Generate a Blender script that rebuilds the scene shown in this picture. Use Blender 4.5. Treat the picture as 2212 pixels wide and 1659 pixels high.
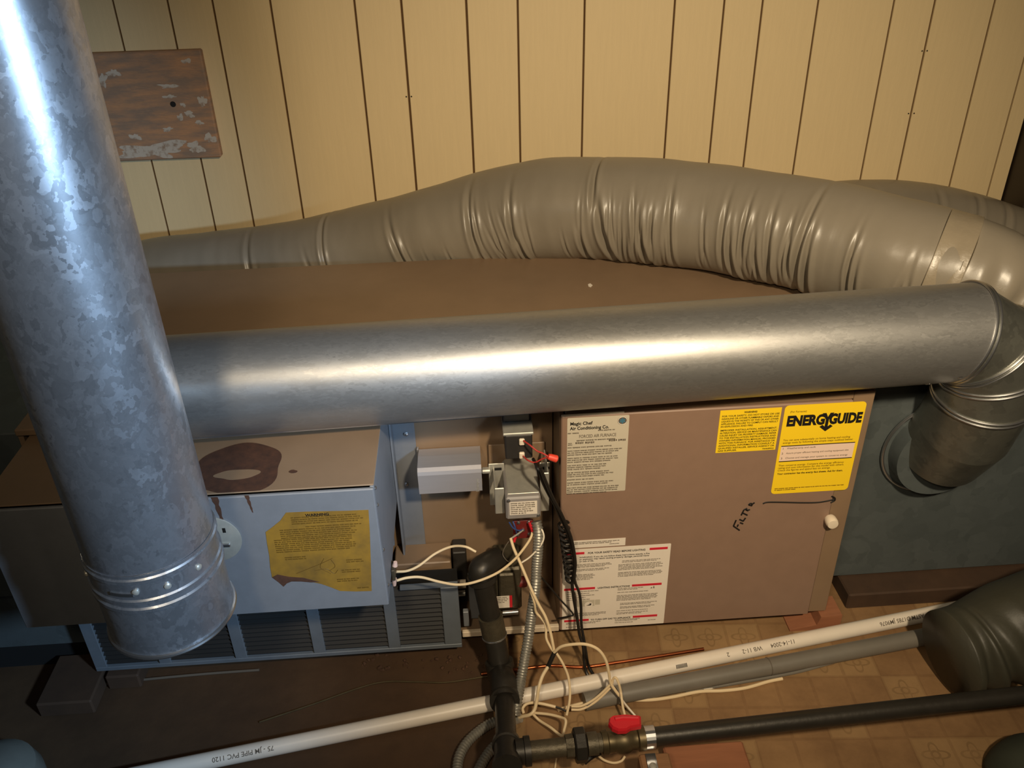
import bpy, math, random
from math import sin, cos, pi, radians, atan2, sqrt
from mathutils import Vector, Matrix, noise

for o in list(bpy.data.objects):
    bpy.data.objects.remove(o, do_unlink=True)
S = bpy.context.scene
COL = S.collection
R = random.Random(7)

# ------------------------------------------------------------------ camera
FPX = 1850.0
PITCH, YAW, ROLL = radians(31), radians(3.0), radians(1.5)
CAM = Vector((0, -1.125, 1.25))
FW = Vector((sin(YAW) * cos(PITCH), cos(YAW) * cos(PITCH), -sin(PITCH)))
R0 = Vector((cos(YAW), -sin(YAW), 0)); U0 = R0.cross(FW)
RT = R0 * cos(ROLL) - U0 * sin(ROLL); UP = U0 * cos(ROLL) + R0 * sin(ROLL)
cd = bpy.data.cameras.new('camera'); cam = bpy.data.objects.new('camera', cd); COL.objects.link(cam)
cd.sensor_width = 36; cd.lens = FPX / 2212 * 36; cd.clip_start = 0.02
m = Matrix((RT, UP, -FW)).transposed().to_4x4(); m.translation = CAM
cam.matrix_world = m
S.camera = cam

# ------------------------------------------------------------------ world, lights, exposure
w = bpy.data.worlds.new('world'); S.world = w; w.use_nodes = True
bg = w.node_tree.nodes['Background']; bg.inputs[0].default_value = (0.50, 0.44, 0.36, 1); bg.inputs[1].default_value = 0.035
S.view_settings.view_transform = 'Standard'; S.view_settings.look = 'None'
S.view_settings.exposure = 0.0; S.view_settings.gamma = 1; S.view_settings.use_curve_mapping = False

def lamp(name, typ, loc, energy, color, size=None, target=None, sy=None):
    d = bpy.data.lights.new(name, typ); d.energy = energy; d.color = color
    if typ == 'POINT': d.shadow_soft_size = size
    if typ == 'AREA':
        d.size = size
        if sy: d.shape = 'RECTANGLE'; d.size_y = sy
    o = bpy.data.objects.new(name, d); COL.objects.link(o); o.location = loc
    if target is not None:
        o.rotation_euler = (Vector(target) - Vector(loc)).to_track_quat('-Z', 'Y').to_euler()
    return o
wb_ = lamp('work_lamp', 'SPOT', (0.44, -1.30, 1.66), 134, (1.0, 0.82, 0.57), None, (0.46, 0.34, 0.58))
wb_.data.spot_size = radians(74); wb_.data.spot_blend = 1.0; wb_.data.shadow_soft_size = 0.05
sb_ = lamp('second_lamp', 'SPOT', (-0.27, -1.36, 1.64), 35, (1.0, 0.82, 0.57), None, (0.20, 0.38, 0.60))
sb_.data.spot_size = radians(74); sb_.data.spot_blend = 1.0; sb_.data.shadow_soft_size = 0.08
cs_ = lamp('cool_spot', 'SPOT', (0.62, -1.18, 1.08), 95, (0.46, 0.70, 1.0), None, (-0.58, -0.20, 0.62))  # unseen cool source right of the camera, cone kept to upright pipe and hood
cs_.data.spot_size = radians(54); cs_.data.spot_blend = 0.7; cs_.data.shadow_soft_size = 0.06

# ------------------------------------------------------------------ helpers
def at(x, y, Y=None, Z=None):
    d = FW + RT * ((x - 1106) / FPX) - UP * ((y - 829.5) / FPX)
    t = (Y - CAM.y) / d.y if Y is not None else (Z - CAM.z) / d.z
    return CAM + d * t
def atd(x, y, dep):
    return CAM + (FW + RT * ((x - 1106) / FPX) - UP * ((y - 829.5) / FPX)) * dep
def lin(c):
    return tuple(((v / 255) / 12.92 if v <= 10 else (((v / 255) + .055) / 1.055) ** 2.4) for v in c) + (1,)

class MB:
    def __init__(s): s.v = []; s.f = []
    def add(s, vs, fs):
        b = len(s.v); s.v += [Vector(v) for v in vs]; s.f += [tuple(i + b for i in f) for f in fs]; return s
    def box(s, a, b, bev=0.0):
        x0, y0, z0 = a; x1, y1, z1 = b
        if bev <= 0:
            vs = [(x, y, z) for x in (x0, x1) for y in (y0, y1) for z in (z0, z1)]
            return s.add(vs, [(0, 1, 3, 2), (4, 6, 7, 5), (0, 4, 5, 1), (2, 3, 7, 6), (0, 2, 6, 4), (1, 5, 7, 3)])
        e = min(bev, (x1 - x0) * .45, (y1 - y0) * .45, (z1 - z0) * .45)
        X = (x0, x1); Y = (y0, y1); Z = (z0, z1); vs = []; ix = {}
        sg = (1, -1)
        for i in (0, 1):
            for j in (0, 1):
                for k in (0, 1):
                    for ax in range(3):
                        p = [X[i], Y[j], Z[k]]
                        for q, (arr, id_) in enumerate(((X, i), (Y, j), (Z, k))):
                            if q != ax: p[q] += sg[id_] * e
                        ix[i, j, k, ax] = len(vs); vs.append(tuple(p))
        fs = []
        for ax in range(3):
            for t in (0, 1):
                loop = []
                for u_, v_ in ((0, 0), (1, 0), (1, 1), (0, 1)):
                    c = [0, 0, 0]; c[ax] = t; o = [q for q in range(3) if q != ax]; c[o[0]] = u_; c[o[1]] = v_
                    loop.append(ix[c[0], c[1], c[2], ax])
                flip = (t == 0) != (ax == 1)
                fs.append(tuple(reversed(loop)) if flip else tuple(loop))
        for ax in range(3):
            o = [q for q in range(3) if q != ax]
            for u_ in (0, 1):
                for v_ in (0, 1):
                    c0 = [0, 0, 0]; c0[o[0]] = u_; c0[o[1]] = v_; c1 = list(c0); c1[ax] = 1
                    fs.append((ix[c0[0], c0[1], c0[2], o[0]], ix[c0[0], c0[1], c0[2], o[1]], ix[c1[0], c1[1], c1[2], o[1]], ix[c1[0], c1[1], c1[2], o[0]]))
        for i in (0, 1):
            for j in (0, 1):
                for k in (0, 1): fs.append(tuple(ix[i, j, k, a_] for a_ in range(3)))
        return s.add(vs, fs)
    def rings(s, rs, cap0=True, cap1=True, closed=False):
        n = len(rs[0]); b = len(s.v)
        for r_ in rs: s.v += [Vector(p) for p in r_]
        for i in range(len(rs) - (0 if closed else 1)):
            j = (i + 1) % len(rs)
            for k in range(n):
                s.f.append((b + i * n + k, b + i * n + (k + 1) % n, b + j * n + (k + 1) % n, b + j * n + k))
        if not closed:
            if cap0: s.f.append(tuple(b + k for k in reversed(range(n))))
            if cap1: s.f.append(tuple(b + (len(rs) - 1) * n + k for k in range(n)))
        return s
    def tube(s, pts, r, seg=10, cap=True, closed=False):
        pts = [Vector(p) for p in pts]; n = len(pts); rs = []
        up = None
        for i, p in enumerate(pts):
            if closed: t = pts[(i + 1) % n] - pts[i - 1]
            else: t = pts[min(i + 1, n - 1)] - pts[max(i - 1, 0)]
            if t.length < 1e-9: t = Vector((0, 0, 1))
            t.normalize()
            if up is None:
                up = Vector((0, 0, 1)) if abs(t.z) < .9 else Vector((1, 0, 0))
            a = (up - t * up.dot(t))
            if a.length < 1e-6: a = t.orthogonal()
            a.normalize(); bb = t.cross(a); up = a
            rr = r[i] if isinstance(r, (list, tuple)) else r
            rs.append([p + (a * cos(2 * pi * k / seg) + bb * sin(2 * pi * k / seg)) * rr for k in range(seg)])
        return s.rings(rs, cap, cap, closed)
    def cyl(s, a, b, r, seg=24, r2=None, cap=True):
        return s.tube([a, b], [r, r if r2 is None else r2], seg, cap)
    def lathe(s, base, axis, prof, seg=32, cap=True):
        # prof: (t along axis, radius)
        base = Vector(base); ax = Vector(axis).normalized()
        a = ax.orthogonal().normalized(); b = ax.cross(a)
        rs = [[base + ax * t + (a * cos(2 * pi * k / seg) + b * sin(2 * pi * k / seg)) * r_ for k in range(seg)] for t, r_ in prof]
        return s.rings(rs, cap, cap)
    def ring(s, c, n, R_, r_, seg=48, k=8):
        c = Vector(c); n = Vector(n).normalized(); a = n.orthogonal().normalized(); b = n.cross(a)
        return s.tube([c + (a * cos(2 * pi * i / seg) + b * sin(2 * pi * i / seg)) * R_ for i in range(seg)], r_, k, closed=True)
    def prism(s, poly, off):
        n = len(poly); off = Vector(off)
        vs = [Vector(p) for p in poly] + [Vector(p) + off for p in poly]
        fs = [tuple(range(n)), tuple(reversed(range(n, 2 * n)))] + [(i, n + i, n + (i + 1) % n, (i + 1) % n) for i in range(n)]
        return s.add(vs, fs)
    def build(s, name, mat, parent=None, smooth=False, fix=True):
        lo = Vector([min(v[i] for v in s.v) for i in range(3)]); hi = Vector([max(v[i] for v in s.v) for i in range(3)])
        c = (lo + hi) / 2
        if parent is None: c.z = lo.z
        me = bpy.data.meshes.new(name); me.from_pydata([v - c for v in s.v], [], s.f)
        if fix:
            import bmesh
            bm = bmesh.new(); bm.from_mesh(me); bmesh.ops.recalc_face_normals(bm, faces=bm.faces); bm.to_mesh(me); bm.free()
        me.materials.append(mat)
        o = bpy.data.objects.new(name, me); COL.objects.link(o)
        o['wl'] = tuple(c)
        if parent is not None:
            o.parent = parent; o.location = c - Vector(parent['wl'])
        else: o.location = c
        if smooth:
            me.polygons.foreach_set('use_smooth', [True] * len(me.polygons))
            if smooth != 'all':
                try: me.set_sharp_from_angle(angle=radians(40))
                except Exception: pass
        return o

def thing(name, loc, label, cat, group=None):
    o = bpy.data.objects.new(name, None); COL.objects.link(o); o.location = loc; o['wl'] = tuple(loc)
    o.empty_display_size = .03
    return tag(o, label, cat, group)
def tag(o, label=None, cat=None, group=None, kind=None):
    if label: o['label'] = label
    if cat: o['category'] = cat
    if group: o['group'] = group
    if kind: o['kind'] = kind
    return o
def lab(o, label): o['label'] = label; return o

def smooth_path(pts, n=8):
    P = [Vector(p) for p in pts]
    if len(P) < 3: return P
    P = [P[0] * 2 - P[1]] + P + [P[-1] * 2 - P[-2]]; out = []
    for i in range(1, len(P) - 2):
        a, b, c, d = P[i - 1:i + 3]
        for k in range(n):
            t = k / n
            out.append(((b * 2) + (c - a) * t + (a * 2 - b * 5 + c * 4 - d) * t * t + (b * 3 - a - c * 3 + d) * t ** 3) * .5)
    out.append(P[-2]); return out
def ipath(pts, n=8):
    """image points with a real depth: (x, y, Y) or (x, y, None, Z)"""
    return smooth_path([at(p[0], p[1], Y=p[2]) if p[2] is not None else at(p[0], p[1], Z=p[3]) for p in pts], n)

def text_mesh(body, size, bold=0.0, align='LEFT', sx=1.0, spacing=1.0, line=1.0, depth=0.0001):
    cu = bpy.data.curves.new('t', 'FONT'); cu.body = body; cu.size = size; cu.align_x = align; cu.align_y = 'TOP'
    cu.offset = bold * size; cu.space_character = spacing; cu.space_line = line; cu.extrude = depth; cu.resolution_u = 3
    o = bpy.data.objects.new('t', cu); COL.objects.link(o); bpy.context.view_layer.update()
    me = bpy.data.meshes.new_from_object(o.evaluated_get(bpy.context.evaluated_depsgraph_get()))
    vs = [Vector((v.co.x * sx, v.co.y, v.co.z)) for v in me.vertices]; fs = [tuple(p.vertices) for p in me.polygons]
    bpy.data.objects.remove(o, do_unlink=True); bpy.data.curves.remove(cu); bpy.data.meshes.remove(me)
    return vs, fs
def face_text(mb, body, x, z, Y, size, width=None, **kw):
    """upright lettering on a face that looks towards -Y; x, z = top left of the block (or centre / right by align)"""
    vs, fs = text_mesh(body, size, **kw)
    if not vs: return
    if width:
        wd = max(v.x for v in vs) - min(v.x for v in vs); k = width / wd
        for v in vs: v.x *= k
    mb.add([(x + v.x, Y - v.z - 0.0001, z + v.y) for v in vs], fs)
def dashes(mb, x0, x1, z0, n, pitch, h, Y, rnd, last=.6):
    """rows of print too small to read: runs of short strokes"""
    for i in range(n):
        x = x0; end = x1 - (rnd.random() * .12 * (x1 - x0)) if i < n - 1 else x0 + (x1 - x0) * last
        while x < end - h:
            wl = h * rnd.uniform(1.2, 5.5); xe = min(x + wl, end); xx = x
            while xx < xe:
                ww = h * rnd.uniform(.35, .8); z = z0 - i * pitch; hh = h * rnd.uniform(.7, 1)
                mb.box((xx, Y - .0002, z - hh), (min(xx + ww, xe), Y, z)); xx += ww + h * .22
            x = xe + h * .6

# ------------------------------------------------------------------ materials
def mat(name, col, rough=.6, metal=0.0, spec=.5, var=.0, scale=20, bump=0.0, bscale=80, col2=None, sheen=None, stretch=(1, 1, 1), detail=4, thr=None):
    mt = bpy.data.materials.new(name); mt.use_nodes = True; nt = mt.node_tree; b = nt.nodes['Principled BSDF']
    b.inputs['Base Color'].default_value = lin(col); b.inputs['Roughness'].default_value = rough
    b.inputs['Metallic'].default_value = metal; b.inputs['Specular IOR Level'].default_value = spec
    if var or col2 or bump:
        tc = nt.nodes.new('ShaderNodeTexCoord'); mp = nt.nodes.new('ShaderNodeMapping'); mp.inputs['Scale'].default_value = stretch
        nt.links.new(tc.outputs['Object'], mp.inputs[0])
    if var or col2:
        n = nt.nodes.new('ShaderNodeTexNoise'); n.inputs['Scale'].default_value = scale; n.inputs['Detail'].default_value = detail; n.inputs['Roughness'].default_value = .65
        nt.links.new(mp.outputs[0], n.inputs['Vector'])
        rp = nt.nodes.new('ShaderNodeValToRGB'); a, c = (thr if thr else (.3, .7))
        rp.color_ramp.elements[0].position = a; rp.color_ramp.elements[1].position = c
        c1 = lin(col); c2 = lin(col2) if col2 else tuple(min(1, v * (1 + var)) for v in c1[:3]) + (1,)
        if not col2: c1 = tuple(v * (1 - var) for v in c1[:3]) + (1,)
        rp.color_ramp.elements[0].color = c1; rp.color_ramp.elements[1].color = c2
        nt.links.new(n.outputs['Fac'], rp.inputs[0]); nt.links.new(rp.outputs[0], b.inputs['Base Color'])
    if bump:
        n2 = nt.nodes.new('ShaderNodeTexNoise'); n2.inputs['Scale'].default_value = bscale; n2.inputs['Detail'].default_value = 5
        nt.links.new(mp.outputs[0], n2.inputs['Vector'])
        bp = nt.nodes.new('ShaderNodeBump'); bp.inputs['Strength'].default_value = bump; bp.inputs['Distance'].default_value = .01
        nt.links.new(n2.outputs['Fac'], bp.inputs['Height']); nt.links.new(bp.outputs[0], b.inputs['Normal'])
    return mt

def galv(name, c1, c2, rough=(.3, .5), scale=34, stretch=(1, 1, 1), metal=.85, dist=.5, contrast=1.0):
    mt = bpy.data.materials.new(name); mt.use_nodes = True; nt = mt.node_tree; N = nt.nodes.new; L = nt.links.new
    b = nt.nodes['Principled BSDF']; b.inputs['Metallic'].default_value = metal
    tc = N('ShaderNodeTexCoord'); mp = N('ShaderNodeMapping'); mp.inputs['Scale'].default_value = stretch; L(tc.outputs['Object'], mp.inputs[0])
    nz = N('ShaderNodeTexNoise'); nz.inputs['Scale'].default_value = scale * 1.1; nz.inputs['Detail'].default_value = 4; L(mp.outputs[0], nz.inputs['Vector'])
    mx = N('ShaderNodeMix'); mx.data_type = 'VECTOR'; mx.inputs[0].default_value = .08 * dist
    L(mp.outputs[0], mx.inputs[4]); L(nz.outputs['Color'], mx.inputs[5])
    vo = N('ShaderNodeTexVoronoi'); vo.inputs['Scale'].default_value = scale; L(mx.outputs[1], vo.inputs['Vector'])
    vo2 = N('ShaderNodeTexVoronoi'); vo2.inputs['Scale'].default_value = scale * 2.3; L(mx.outputs[1], vo2.inputs['Vector'])
    sp = N('ShaderNodeSeparateColor'); L(vo.outputs['Color'], sp.inputs[0])
    sp2 = N('ShaderNodeSeparateColor'); L(vo2.outputs['Color'], sp2.inputs[0])
    n3 = N('ShaderNodeTexNoise'); n3.inputs['Scale'].default_value = 7; n3.inputs['Detail'].default_value = 5; L(mp.outputs[0], n3.inputs['Vector'])
    ad = N('ShaderNodeMath'); ad.operation = 'MULTIPLY_ADD'; ad.inputs[1].default_value = .55; L(sp.outputs[0], ad.inputs[0])
    m2 = N('ShaderNodeMath'); m2.operation = 'MULTIPLY'; m2.inputs[1].default_value = .2; L(sp2.outputs[1], m2.inputs[0]); L(m2.outputs[0], ad.inputs[2])
    a3 = N('ShaderNodeMath'); a3.operation = 'MULTIPLY_ADD'; a3.inputs[1].default_value = .45; L(n3.outputs['Fac'], a3.inputs[0]); L(ad.outputs[0], a3.inputs[2])
    rp = N('ShaderNodeValToRGB'); rp.color_ramp.elements[0].position = .5 - .35 * 1; rp.color_ramp.elements[1].position = .5 + .4
    rp.color_ramp.elements[0].color = lin(c1); rp.color_ramp.elements[1].color = lin(c2); L(a3.outputs[0], rp.inputs[0]); L(rp.outputs[0], b.inputs['Base Color'])
    mr = N('ShaderNodeMapRange'); mr.inputs[3].default_value = rough[0]; mr.inputs[4].default_value = rough[1]; L(sp.outputs[1], mr.inputs[0]); L(mr.outputs[0], b.inputs['Roughness'])
    return mt

M = {}
M['wall'] = mat('cream_paneling', (222, 198, 152), .55, var=.025, scale=14, stretch=(9, 1, .6), bump=.04, bscale=60)
M['groove'] = mat('groove_brown', (86, 58, 22), .8)
M['panel'] = mat('taupe_enamel', (140, 113, 95), .42, var=.04, scale=30)
M['cab'] = mat('taupe_cabinet', (134, 110, 86), .45, var=.07, scale=9)
M['hood'] = mat('blue_grey_hood_metal', (126, 128, 132), .5, var=.05, scale=40, metal=.2)
M['plenum'] = galv('plenum_sheet_metal', (92, 99, 99), (104, 111, 111), (.45, .55), 30, metal=.45)
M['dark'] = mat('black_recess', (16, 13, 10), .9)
M['grille'] = mat('grey_grille_metal', (110, 116, 122), .5, var=.08, scale=30, metal=.2)
M['louver'] = mat('dark_louver', (30, 28, 26), .6)
M['gv'] = galv('galvanized_spangle', (146, 149, 154), (178, 181, 187), (.29, .39), 44, (1.0, 1.0, .8), .8, 1.6)
M['gh'] = galv('galvanized_satin', (156, 155, 153), (166, 165, 163), (.39, .45), 120, (.4, 1, 1), .8, .6)
M['ge'] = galv('galvanized_elbow', (122, 122, 114), (142, 142, 132), (.35, .45), 50, (1, 1, 1), .8, .6)
M['rim'] = mat('bright_zinc', (196, 196, 196), .28, metal=.95)
M['armour'] = mat('dull_armour_steel', (156, 152, 142), .42, metal=.6, var=.1, scale=60)
M['zinc'] = mat('zinc_plate', (186, 182, 170), .38, metal=.5, var=.08, scale=60)
M['alu'] = mat('brushed_aluminium', (196, 192, 194), .36, metal=.55, var=.04, scale=90, stretch=(.1, 1, 1))
M['duct'] = mat('grey_vinyl_jacket', (132, 123, 108), .34, spec=.5, var=.04, scale=6, bump=.05, bscale=40)
M['tape'] = mat('grey_duct_tape', (140, 128, 108), .33, spec=.55, var=.05, scale=30, bump=.15, bscale=40)
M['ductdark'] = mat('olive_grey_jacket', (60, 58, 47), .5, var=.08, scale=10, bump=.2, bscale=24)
M['wood'] = mat('weathered_board', (182, 136, 98), .75, col2=(142, 118, 98), scale=9, thr=(.38, .6), stretch=(1, 1, 5), bump=.15)
M['lumber'] = mat('pine_lumber', (140, 100, 66), .7, var=.12, scale=16, stretch=(.6, 5, 5), bump=.1)
M['redlumber'] = mat('orange_brown_wood', (146, 94, 64), .7, var=.12, scale=18, stretch=(.6, 5, 5))
M['darklumber'] = mat('dark_floor_board', (92, 62, 38), .75, var=.2, scale=12, stretch=(.5, 6, 6), bump=.1)
M['blocklumber'] = mat('old_dark_block', (66, 46, 30), .8, var=.2, scale=14)
M['black_iron'] = mat('black_iron', (52, 48, 42), .42, metal=.4, var=.12, scale=40, bump=.05)
M['iron'] = mat('greasy_iron', (88, 80, 64), .5, metal=.5, var=.2, scale=50, bump=.15, bscale=120)
M['brass'] = mat('dull_brass', (98, 86, 62), .45, metal=.7, var=.15, scale=50)
M['pvc'] = mat('white_pvc', (226, 214, 198), .38, var=.05, scale=9)
M['greypipe'] = mat('grey_conduit', (112, 106, 96), .5, var=.08, scale=14)
M['copper'] = mat('copper_tube', (150, 84, 52), .3, metal=.95)
M['wire'] = mat('cream_wire', (226, 202, 162), .5)
M['whitewire'] = mat('white_wire', (228, 216, 196), .5)
M['blackwire'] = mat('black_rubber_cord', (30, 26, 22), .45)
M['bluewire'] = mat('blue_wire', (52, 74, 128), .5)
M['redwire'] = mat('red_wire', (176, 52, 44), .5)
M['red'] = mat('red_plastic', (204, 36, 46), .4)
M['rednut'] = mat('orange_red_plastic', (226, 74, 54), .45)
M['darkred'] = mat('dark_red_board', (110, 30, 28), .55)
M['whiteplastic'] = mat('white_plastic', (226, 210, 186), .45)
M['greybox'] = mat('grey_enamel', (142, 136, 132), .5, var=.05, scale=30)
M['darkbox'] = mat('dark_switch_body', (44, 40, 36), .55, var=.1, scale=30)
M['pinkw'] = mat('ceramic_insulator', (214, 180, 164), .6)
M['s_white'] = mat('sticker_white', (232, 220, 204), .5, var=.02)
M['s_grey'] = mat('sticker_silver_paper', (196, 186, 166), .5, var=.02)
M['s_yellow'] = mat('sticker_yellow', (248, 208, 34), .5)
M['s_aged'] = mat('sticker_aged_yellow', (158, 118, 36), .6, col2=(110, 84, 36), scale=14)
M['ink'] = mat('black_ink', (22, 18, 14), .6)
M['inkgrey'] = mat('grey_ink', (96, 86, 74), .6)
M['inkolive'] = mat('olive_ink', (92, 66, 12), .6)
M['inkred'] = mat('red_ink', (206, 32, 52), .6)
M['inkblue'] = mat('blue_ink', (64, 110, 130), .6)
M['inkpink'] = mat('pale_pink_print', (236, 206, 184), .6)
M['rust'] = mat('rust_stain', (84, 52, 34), .8, col2=(58, 36, 24), scale=60)
M['cream'] = mat('cream_lip', (226, 206, 178), .6)
M['darktrim'] = mat('dark_door_trim', (46, 36, 26), .5, var=.1)
M['paint'] = mat('old_white_paint', (188, 176, 160), .7, col2=(150, 126, 104), thr=(.5, .66), scale=60)
M['cloth'] = mat('dark_green_cloth', (54, 58, 46), .8, var=.1)
M['greycan'] = mat('grey_scuffed_plastic', (112, 112, 104), .5, var=.1, scale=20)
M['debris'] = mat('dirt', (72, 48, 30), .9, var=.2)

def floor_material():
    mt = bpy.data.materials.new('printed_vinyl'); mt.use_nodes = True; nt = mt.node_tree; N = nt.nodes.new; L = nt.links.new
    b = nt.nodes['Principled BSDF']; b.inputs['Roughness'].default_value = .55
    tc = N('ShaderNodeTexCoord'); mp = N('ShaderNodeMapping'); mp.inputs['Rotation'].default_value = (0, 0, radians(4)); L(tc.outputs['Object'], mp.inputs[0])
    def mth(op, a, bb=None, c=None):
        n = N('ShaderNodeMath'); n.operation = op
        for i, v in enumerate((a, bb, c)):
            if v is None: continue
            if isinstance(v, (int, float)): n.inputs[i].default_value = v
            else: L(v, n.inputs[i])
        return n.outputs[0]
    sx = N('ShaderNodeSeparateXYZ'); L(mp.outputs[0], sx.inputs[0])
    P = .0635
    ux = mth('DIVIDE', sx.outputs[0], P); uy = mth('DIVIDE', sx.outputs[1], P)
    fx = mth('SUBTRACT', mth('FRACT', ux), .5); fy = mth('SUBTRACT', mth('FRACT', uy), .5)
    ex = mth('GREATER_THAN', mth('MAXIMUM', mth('ABSOLUTE', fx), mth('ABSOLUTE', fy)), .455)
    r = mth('SQRT', mth('ADD', mth('MULTIPLY', fx, fx), mth('MULTIPLY', fy, fy)))
    th = mth('ARCTAN2', fy, fx)
    pet = mth('MULTIPLY_ADD', mth('COSINE', mth('MULTIPLY', th, 4.0)), .09, .25)
    d = mth('ABSOLUTE', mth('SUBTRACT', r, pet))
    line = mth('LESS_THAN', d, .035)
    core = mth('LESS_THAN', mth('ABSOLUTE', mth('SUBTRACT', r, .1)), .03)
    mot = mth('MAXIMUM', line, core)
    cmb = N('ShaderNodeCombineXYZ'); L(mth('FLOOR', ux), cmb.inputs[0]); L(mth('FLOOR', uy), cmb.inputs[1])
    wn = N('ShaderNodeTexWhiteNoise'); wn.noise_dimensions = '2D'; L(cmb.outputs[0], wn.inputs['Vector'])
    has = mth('GREATER_THAN', wn.outputs['Value'], .66)
    motif = mth('MULTIPLY', mot, has)
    nz = N('ShaderNodeTexNoise'); nz.inputs['Scale'].default_value = 5; nz.inputs['Detail'].default_value = 7; nz.inputs['Roughness'].default_value = .7; L(mp.outputs[0], nz.inputs['Vector'])
    rp = N('ShaderNodeValToRGB'); rp.color_ramp.elements[0].position = .35; rp.color_ramp.elements[1].position = .68
    rp.color_ramp.elements[0].color = lin((118, 88, 58)); rp.color_ramp.elements[1].color = lin((152, 118, 80)); L(nz.outputs['Fac'], rp.inputs[0])
    def mix(f, a, c):
        n = N('ShaderNodeMix'); n.data_type = 'RGBA'
        if isinstance(f, (int, float)): n.inputs[0].default_value = f
        else: L(f, n.inputs[0])
        L(a, n.inputs[6])
        if isinstance(c, tuple): n.inputs[7].default_value = c
        else: L(c, n.inputs[7])
        return n.outputs[2]
    c0 = mix(mth('MULTIPLY', has, .30), rp.outputs[0], lin((172, 142, 98)))
    n4 = N('ShaderNodeTexNoise'); n4.inputs['Scale'].default_value = 30; n4.inputs['Detail'].default_value = 3; L(mp.outputs[0], n4.inputs['Vector'])
    c1 = mix(mth('MULTIPLY', mth('MULTIPLY', motif, n4.outputs['Fac']), .55), c0, lin((86, 62, 34)))
    c2 = mix(mth('MULTIPLY', mth('MULTIPLY', ex, n4.outputs['Fac']), .42), c1, lin((96, 66, 40)))
    L(c2, b.inputs['Base Color'])
    return mt
M['floor'] = floor_material()
M['subfloor'] = mat('dark_stained_subfloor', (58, 40, 24), .7, col2=(84, 60, 38), scale=5, detail=8, bump=.1, bscale=30)

# ------------------------------------------------------------------ the setting
YW = 0.95
fl = MB().box((-2.6, -2.6, -.03), (2.6, YW + .05, 0)).build('floor', M['subfloor']); tag(fl, kind='structure')
q = random.Random(4); sh = [(2.6, -2.5), (2.6, YW - .06), (.22, YW - .06)]
for i in range(26):
    t = i / 25; sh.append((-.02 + .06 * t + q.uniform(-.012, .012), (YW - .1) * (1 - t) - 2.5 * t))
MB().prism([(x, y, .0002) for x, y in sh], (0, 0, .0012)).build('vinyl_sheet', M['floor'], fl)
wl = MB().box((-2.2, YW + .004, 0), (1.40, YW + .05, 2.4)).build('wall_back', M['groove']); tag(wl, kind='structure')
gx = [-2.2, -1.93, -1.745, -1.62, -1.49, -1.335, -1.12, -.99, -.862, -.7372, -.6213, -.5253, -.4008, -.2177, -.1152, .0291, .1436, .2945, .4997, .6134, .7021, .8313, 1.0096, 1.1061, 1.2496, 1.357, 1.40]
for i in range(len(gx) - 1):
    g = .0021 if i not in (14, 23) else .0026
    MB().box((gx[i] + g, YW - .002, 0), (gx[i + 1] - g, YW + .006, 2.4), .0012).build('plank', M['wall'], wl)
for nx, nz in ((-.121, .80), (-.109, .80), (1.100, .86), (1.112, .86), (1.099, .715), (1.113, .715)):
    MB().lathe((nx, YW - .0035, nz), (0, 1, 0), [(0, .0012), (.0015, .002), (.004, .002)], 8).build('nail_head', M['ink'], wl)
tr = MB().box((1.402, YW - .09, 0), (1.52, YW + .05, 2.4), .004).build('trim_1', M['darktrim']); tag(tr, kind='structure')
MB().box((1.44, YW - .098, 0), (1.446, YW - .0905, 2.4)).build('trim_bead', M['greybox'], tr)

dr = MB().box((1.5205, YW - .03, 0), (2.4, YW + .03, 2.1), .004).build('door_1', M['darktrim']); tag(dr, kind='structure')
for z0, z1 in ((.15, .95), (1.08, 1.95)): MB().box((1.62, YW - .036, z0), (2.3, YW - .0305, z1), .003).build('door_panel', M['darktrim'], dr)
# ------------------------------------------------------------------ furnace
FZ0, FZ1, FYB = .037, .538, .59
XL, XR = -.70, .640
fur = thing('furnace', (0, .25, 0), 'taupe horizontal gas furnace with open control bay, yellow stickers and blue-grey hood box', 'furnace')
VX0, VX1, VY = -.112, .132, .10       # control bay
# cabinet shell as pieces of one sheet-metal casing
cb = MB()
cb.box((XL, .0, FZ1 - .012), (XR, FYB, FZ1), .002)                       # top
cb.box((XL, FYB - .01, FZ0), (XR, FYB - .0005, FZ1 - .0125))             # back
cb.box((XR - .008, .006, FZ0), (XR, FYB - .011, FZ1 - .0125))            # right end
cb.box((XL, .006, FZ0), (XL + .008, FYB - .011, FZ1 - .0125))            # left end
cb.box((XL + .009, .006, FZ0), (XR - .009, FYB - .011, FZ0 + .008))      # bottom
cb.build('cabinet', M['cab'], fur)
vp = MB(); vp.box((XL + .01, VY, FZ0 + .009), (VX1, VY + .006, FZ1 - .013)); vp.box((VX1 + .002, .012, FZ0 + .009), (VX1 + .008, VY + .2, FZ1 - .013))
vp.build('vestibule_panel', M['cab'], fur)
fr = MB(); fr.box((.606, .0, FZ0 + .001), (XR, .0055, FZ1 - .0125), .001); fr.box((VX1 + .01, .0, FZ1 - .0265), (.6055, .0055, FZ1 - .0125), .001)
fr.build('front_frame', M['cab'], fur)
door = MB().box((.1352, -.004, FZ0 - .001), (.6052, .004, .5105), .0018).build('blower_door', M['panel'], fur)
MB().box((.1352, -.0035, .5108), (.235, -.0025, .514)).build('door_hem', M['s_grey'], fur)
k = MB().lathe((.6066, -.0042, .268), (0, -1, 0), [(0, .0095), (.004, .0105), (.013, .0105), (.0165, .009), (.017, .004)], 20)
k.build('knob', M['whiteplastic'], fur, True)
MB().lathe((.118, VY, .495), (0, -1, 0), [(0, .003), (.002, .003), (.003, .001)], 8).build('screw', M['brass'], fur, True)

DY = -.0042
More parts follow.
